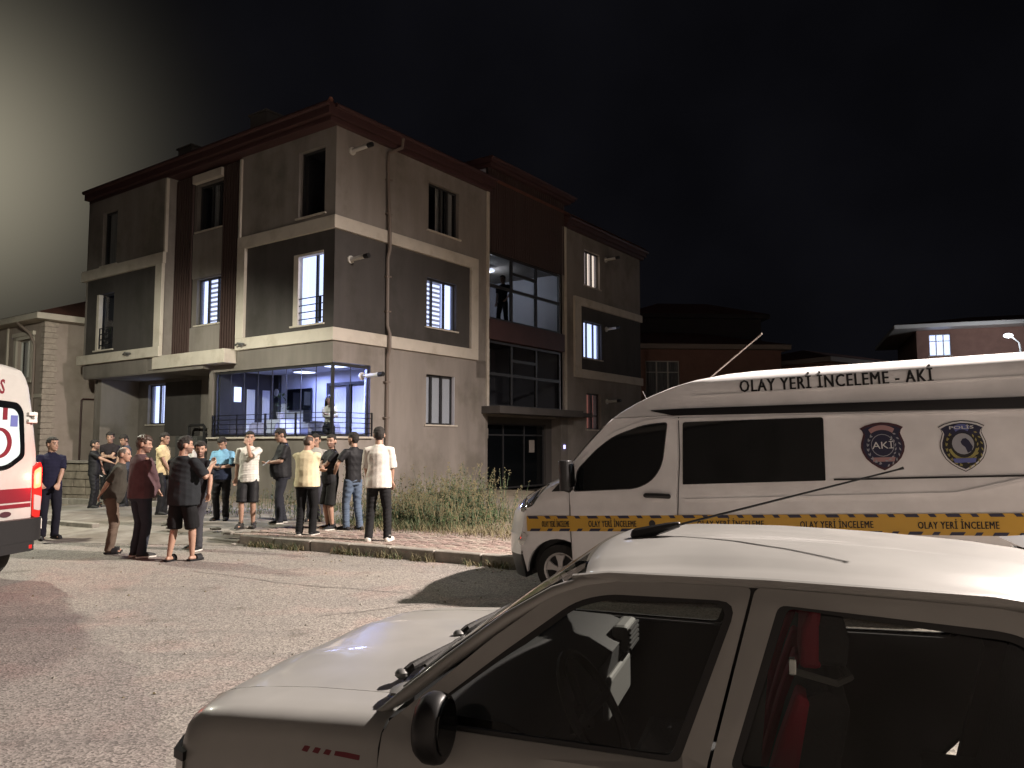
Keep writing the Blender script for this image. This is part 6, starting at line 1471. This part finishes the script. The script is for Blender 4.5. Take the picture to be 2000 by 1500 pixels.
b = MB(); v = [(-.5,-.5,6.225),(12.5,-.5,6.225),(12.5,9.5,6.225),(-.5,9.5,6.225),(4,4.5,7.9),(8,4.5,7.9)]; b.add(v, [(0,1,5,4),(1,2,5),(2,3,4,5),(3,0,4)]); b.build('roof', M['roof'], NB)
b = MB(); b.tube([(-.45, 1.2, 6.0), (-.2, .75, 5.6), (-.06, .65, 5.2), (-.06, .62, .1)], .05, 8); b.build('downpipe', M['pipe'], NB, smooth=True)
b = MB(); b.tube([(1.3, -.06, .3), (1.3, -.06, 3.25), (1.36, -.06, 3.3), (7, -.06, 3.3)], .03, 6); b.build('gas_pipe', M['fascia'], NB)
b = MB(); b.box(-.06, .0, 2.9, 2.98, 3.4, 6.0); b.box(-.05, .0, 0, 9, 3.3, 3.42); b.build('string_course', M['trim'], NB)
# garden wall along the pavement
GW = empty('garden_wall', (0, 0, 0), 0, 'low rough stone garden wall behind the police officer', 'wall')
p0, p1 = Vector((-9.3, 20.6, 0)), Vector((-19.0, 24.2, 0)); d_ = (p1-p0).normalized(); n_ = Vector((-d_.y, d_.x, 0))
M['stone'] = mat('garden_stone', (.19, .165, .13), .95, var=.3, vscale=4, bump=.5, bscale=25)
b = MB(); L_ = (p1-p0).length
b.loft([[p0+d_*L_*i/20+n_*y+Vector((0, 0, z)) for y, z in ((-.11, .05), (-.11, 1.14), (.11, 1.14), (.11, .05))] for i in range(21)]); b.build('core', M['joint'], GW)
for r_ in range(5):
    x = -.3*(r_ % 2)
    while x < L_-.2:
        wd = random.uniform(.35, .62); x0, x1 = max(0, x)+.008, min(L_, x+wd)-.008; x += wd
        if x1-x0 < .1: continue
        z0, z1 = .06+r_*.215, .06+r_*.215+.205; o_ = random.uniform(.125, .15)
        b = MB(); vs = [p0+d_*a+n_*y+Vector((0, 0, z)) for y, sh in ((-o_, .012), (o_, .012)) for a, z in ((x0+sh, z0+.006), (x1-sh, z0+.006), (x1-sh, z1-.006), (x0+sh, z1-.006))]
        b.add(vs, [(0,1,2,3),(7,6,5,4),(0,4,5,1),(1,5,6,2),(2,6,7,3),(3,7,4,0)]); b.build('stone', M['stone'], GW)
b = MB(); b.loft([[p0+d_*L_*i/20+n_*y+Vector((0, 0, z)) for y, z in ((-.18, 1.145), (-.18, 1.21), (.18, 1.21), (.18, 1.145))] for i in range(21)]); b.build('coping', M['kerb'], GW)
# inner kerb in front of it
IK = tag(empty('inner_kerb', (0, 0, 0)), kind='structure')
for i in range(10):
    a = p0+Vector((0, -1.35, 0))+d_*(-.6+i*.8); o = bpy.data.objects.new('kerb_stone', kb); COL.objects.link(o); o.parent = IK; o.location = a+Vector((0, 0, .12)); o.rotation_euler = (0, 0, math.atan2(d_.y, d_.x)); o.scale = (.79, 1, 1.2)
# houses in the dark on the right
def far_house(name, loc, rz, w_, d, h, wins, label, m='neigh_dark', ro=(.6, 1.6), win_style='dark', eave_m='trim'):
    H = empty(name, loc, rz, label, 'house'); P = lambda a, z, dd: (a, dd, z); P2 = lambda a, z, dd: (w_-dd, a, z)
    wall('wall', P, 0, w_, 0, h, [x[1:5] for x in wins if x[0] == 0], M[m], H); wall('wall', lambda a, z, dd: (dd, a, z), 0, d, 0, h, [x[1:5] for x in wins if x[0] == 1], M[m], H)
    b = MB(); b.box(w_-.1, w_, .01, d, 0, h); b.build('end_wall', M[m], H)
    for x in wins:
        PP = P if x[0] == 0 else (lambda a, z, dd: (dd, a, z)); st = x[6] if len(x) > 6 else win_style
        window(H, PP, *x[1:5], cols=x[5], style=st, fm='frame_white', d=.1, transom=x[4]-.35*(x[4]-x[3])*.9 if st != 'lit' or True else None, cur=None if st != 'dark' else [])
    b = MB(); e = ro[0]; b.box(-e, w_+e, -e, d+e, h, h+.25); b.build('eave', M[eave_m], H)
    b = MB(); b.add([(-e,-e,h+.26),(w_+e,-e,h+.26),(w_+e,d+e,h+.26),(-e,d+e,h+.26),(w_*.3,d*.5,h+.26+ro[1]),(w_*.7,d*.5,h+.26+ro[1])], [(0,1,5,4),(1,2,5),(2,3,4,5),(3,0,4)]); b.build('roof', M['roof'], H)
    return H
M['dim_trim'] = mat('dim_trim', (.30, .25, .22), .8)
h1 = far_house('brick_house', (4.9, 40.0, 0), R(4), 9.4, 11, 6.6, [(0, .6, 1.6, 3.4, 6.0, 1, 'curtain'), (0, 2.1, 3.9, 4.1, 6.0, 3, 'curtain')], 'dark rust brown two storey house behind the van, white framed windows', eave_m='dim_trim', ro=(.4, 1.4))
h1b = far_house('brick_house', (17.2, 41.6, 0), R(35), 12, 8, 6.1, [(0, .8, 1.9, 3.6, 5.0, 2), (0, 4.4, 5.6, 3.6, 5.0, 2), (0, 8.2, 9.4, 3.6, 5.0, 2)], 'row of dim brown house bays stepping away behind the van aerial', eave_m='dim_trim', ro=(.3, 1.0))
h1c = far_house('brick_house', (7.2, 46.0, 0), R(4), 8, 6, 9.2, [], 'taller black silhouette house behind the rust brown house', m='slat_gap', eave_m='slat_gap', ro=(.4, 1.2))
h2 = far_house('corner_house', (27.5, 52.0, 0), R(-20), 14, 10, 9.3, [(0, .75, 2.05, 7.55, 9.0, 3, 'lit'), (0, 7.5, 9.5, 7.2, 9.0, 3)], 'dark house with broad pale eaves and a lit three pane window, far right', m='neigh_dark', eave_m='frame_white', ro=(1.5, 1.2))
FL = empty('street_lamp', (30.5, 45.9, 0), 0, 'small lit street lamp with bent arm in front of the far right house', 'street lamp')
b = MB(); b.tube([(0, 0, 0), (0, 0, 7.0), (-.15, -.1, 7.7), (-.9, -.4, 8.1)], [.09, .06, .05, .04], 8); b.build('pole', M['metal'], FL, smooth=True)
b = MB(); b.ball((-1.0, -.45, 8.06), (.26, .2, .13), 12); b.build('lamp_head', M['cool_glow'], FL, smooth=True)
sl2 = lamp('street_lamp_light', 'POINT', (0,0,0), 520, (.85, .9, 1), .15); sl2.parent = FL; sl2.location = (-1.1, -.7, 7.7)
# the street lamps that light the scene, just outside the frame
M['lamp_lens'] = mat('lamp_lens', (1, 1, 1), .5, emit=(1, .9, .78), estr=25)
def street_lamp(base, head, label):
    o = empty('street_lamp', (base[0], base[1], 0), 0, label, 'street lamp'); hx, hy, hz_ = head[0]-base[0], head[1]-base[1], head[2]
    b = MB(); b.tube([(0, 0, 0), (0, 0, hz_-.5), (hx*.2, hy*.2, hz_+.12), (hx, hy, hz_+.22)], [.09, .06, .05, .04], 10); b.build('pole', M['metal'], o, smooth=True)
    b = MB(); b.ball((hx, hy, hz_+.21), (.30, .2, .10), 12); b.build('lamp_head', M['metal'], o, smooth=True)
    b = MB(); b.ball((hx, hy, hz_+.125), (.20, .13, .03), 12); b.build('lens', M['lamp_lens'], o, smooth=True)
    return o
street_lamp((10.0, 10.9), MAIN, 'tall street lamp on the right hand pavement beyond the van'); street_lamp((-12.6, 15.4), LEFTL, 'street lamp at the left end of the pavement'); street_lamp((-9.0, -15), BACKL, 'street lamp across the road behind the viewer')
# unseen house block, added behind the viewer to shade car and near road
HB = empty('shade_house', (0, 0, 0), 0, 'unseen plain house block added behind the viewer for its shade', 'house')
b = MB(); b.box(-20, 5.5, -10, -2.4, -.05, 5.6); b.build('wall', M['plaster_mid'], HB); b = MB(); b.box(-20.2, 5.6, -10.2, -2.3, 5.601, 5.75); b.build('eave', M['trim'], HB)  # wall and eave of the added shade block
# ------------------------------------------------------------------ weeds and dry grass
random.seed(11)
def weeds(name, spots, label_kind='stuff'):
    b = MB()
    def blade(p, h, w_, lean, mi, seg=3):
        a = random.uniform(0, 6.283); d = Vector((math.cos(a), math.sin(a), 0)); s = Vector((-d.y, d.x, 0))*w_; pts = []
        for i in range(seg+1):
            t = i/seg; c = p+Vector((0, 0, h*t*(1-.25*lean*t)))+d*(lean*h*t*t); pts.append((c-s*(1-t*.9), c+s*(1-t*.9)))
        for (a0, a1), (b0, b1) in zip(pts, pts[1:]): b.face([a0, a1, b1, b0], mi)
    def stalk(p, h, mi, leafm):
        a = random.uniform(0, 6.283); d = Vector((math.cos(a), math.sin(a), 0))*random.uniform(.05, .3); top = p+Vector((0, 0, h))+d*h
        s = Vector((.004, .002, 0)); mid = p.lerp(top, .5)+d*-.12*h
        b.face([p-s, p+s, mid+s, mid-s], mi); b.face([mid-s, mid+s, top+s*.5, top-s*.5], mi)
        n = int(h*26)
        for i in range(n):
            t = random.uniform(.12, 1.0); c = p.lerp(mid, t*2) if t < .5 else mid.lerp(top, t*2-1); aa = random.uniform(0, 6.283); l = random.uniform(.03, .085)*(1.25-t*.6)
            v = Vector((math.cos(aa), math.sin(aa), random.uniform(-.3, .9)))*l; u = Vector((-math.sin(aa), math.cos(aa), 0))*l*.24
            b.face([c, c+v*.5+u, c+v, c+v*.5-u], leafm if random.random() < .78 else mi)
        for i in range(random.randint(2, 7)):
            c = top+Vector((random.uniform(-.03, .03), random.uniform(-.03, .03), random.uniform(-.08, .03))); s2 = .012
            b.face([c+Vector((-s2, 0, 0)), c+Vector((0, 0, -s2)), c+Vector((s2, 0, 0)), c+Vector((0, 0, s2))], 1)
    for p, kind in spots:
        if kind == 'stalk': stalk(p, random.uniform(.35, 1.0)*spots_h(p), random.choice((1, 2, 2, 0)), random.choice((0, 0, 2, 2, 0, 2, 1)))
        elif kind == 'dry': blade(p, random.uniform(.06, .26), .006, random.uniform(.4, 1.4), 1)
        elif kind == 'tuft':
            for _ in range(9): blade(p+Vector((random.gauss(0, .03), random.gauss(0, .03), 0)), random.uniform(.05, .16), .005, random.uniform(.2, 1.2), random.choice((0, 1, 1)))
        else: blade(p, random.uniform(.18, .5)*spots_h(p), .008, random.uniform(.2, .8), random.choice((0, 0, 2)))
    o = b.build(name, [M['leaf'], M['leaf_dry'], M['leaf_dark']], recalc=False); o['kind'] = 'stuff'; return o
def spots_h(p):
    n_ = (p-K0).dot(KN); t_ = (p-K0).dot(KD); return min(1.2, max(.3, .36+.27*(n_-2.1)))*min(1, max(.25, .25+.75*(t_-2.0)))
def ground_z(p): return .14+slope(p.x, p.y)
sp = []
for _ in range(5200):                                  # the tall patch against the wall beside the entrance
    t = random.uniform(-.6, 5.2); n_ = 2.1+abs(random.gauss(0, 1))*1.6
    dens = math.exp(-((t-3.6)/1.0)**2)
    if n_ > 5.6 or random.random() > dens+.08: continue
    p = K(t, n_); p.z = ground_z(p); sp.append((p, 'stalk' if n_ > 2.5 and random.random() < .75 else 'blade'))
    for _ in range(2): sp.append((Vector((p.x+random.gauss(0, .1), p.y+random.gauss(0, .1), p.z)), 'blade'))
for _ in range(3800):                                  # dry fringe on the pavers
    t = random.uniform(-3, 4.6); n_ = 2.05+random.gauss(0, .26)+.18*noise.noise(Vector((t*1.3, 0, 0)))
    p = K(t, n_); p.z = ground_z(p)-.01; sp.append((p, 'dry' if random.random() < .75 else 'blade'))
weeds('weeds', sp)
sp = []
for _ in range(900):
    t = random.uniform(4.6, 9); n_ = random.uniform(2.3, 5.2); p = K(t, n_)
    if noise.noise(p*.8) < -.1: continue
    p.z = ground_z(p); sp.append((p, random.choice(('dry', 'blade', 'blade', 'stalk'))))
weeds('yard_grass', sp)
sp = []
for _ in range(330):                                   # along the foot of the kerb
    t = random.uniform(-2.4, 5); n_ = -.03-abs(random.gauss(0, .035)); p = K(t, n_)
    if noise.noise(Vector((t*1.6, 3, 0))) < -.12: continue
    p.z = slope(p.x, p.y); sp.append((p, 'tuft' if random.random() < .5 else 'dry'))
weeds('gutter_grass', sp)

# grit and small litter swept against the kerb and over the road
random.seed(5); b = MB()
for _ in range(520):
    if random.random() < .6: p = K(random.uniform(-3, 9), -abs(random.gauss(0, .35))-.02)
    else: p = K(random.uniform(-3, 9), random.uniform(-7, -.3))
    s_ = random.uniform(.006, .022); z = slope(p.x, p.y)+.004; a = random.uniform(0, 3)
    q = [Vector((p.x+s_*math.cos(a+i*1.57)*random.uniform(.6, 1.2), p.y+s_*math.sin(a+i*1.57)*random.uniform(.6, 1.2), z)) for i in range(4)]; t = Vector((p.x, p.y, z+s_*.7))
    for i in range(4): b.face([q[i], q[(i+1) % 4], t], 0 if random.random() < .8 else 1)
b.build('grit', [M['kerb'], M['leaf_dry']], kind='stuff', recalc=False)
bpy.data.scenes.remove(TS)
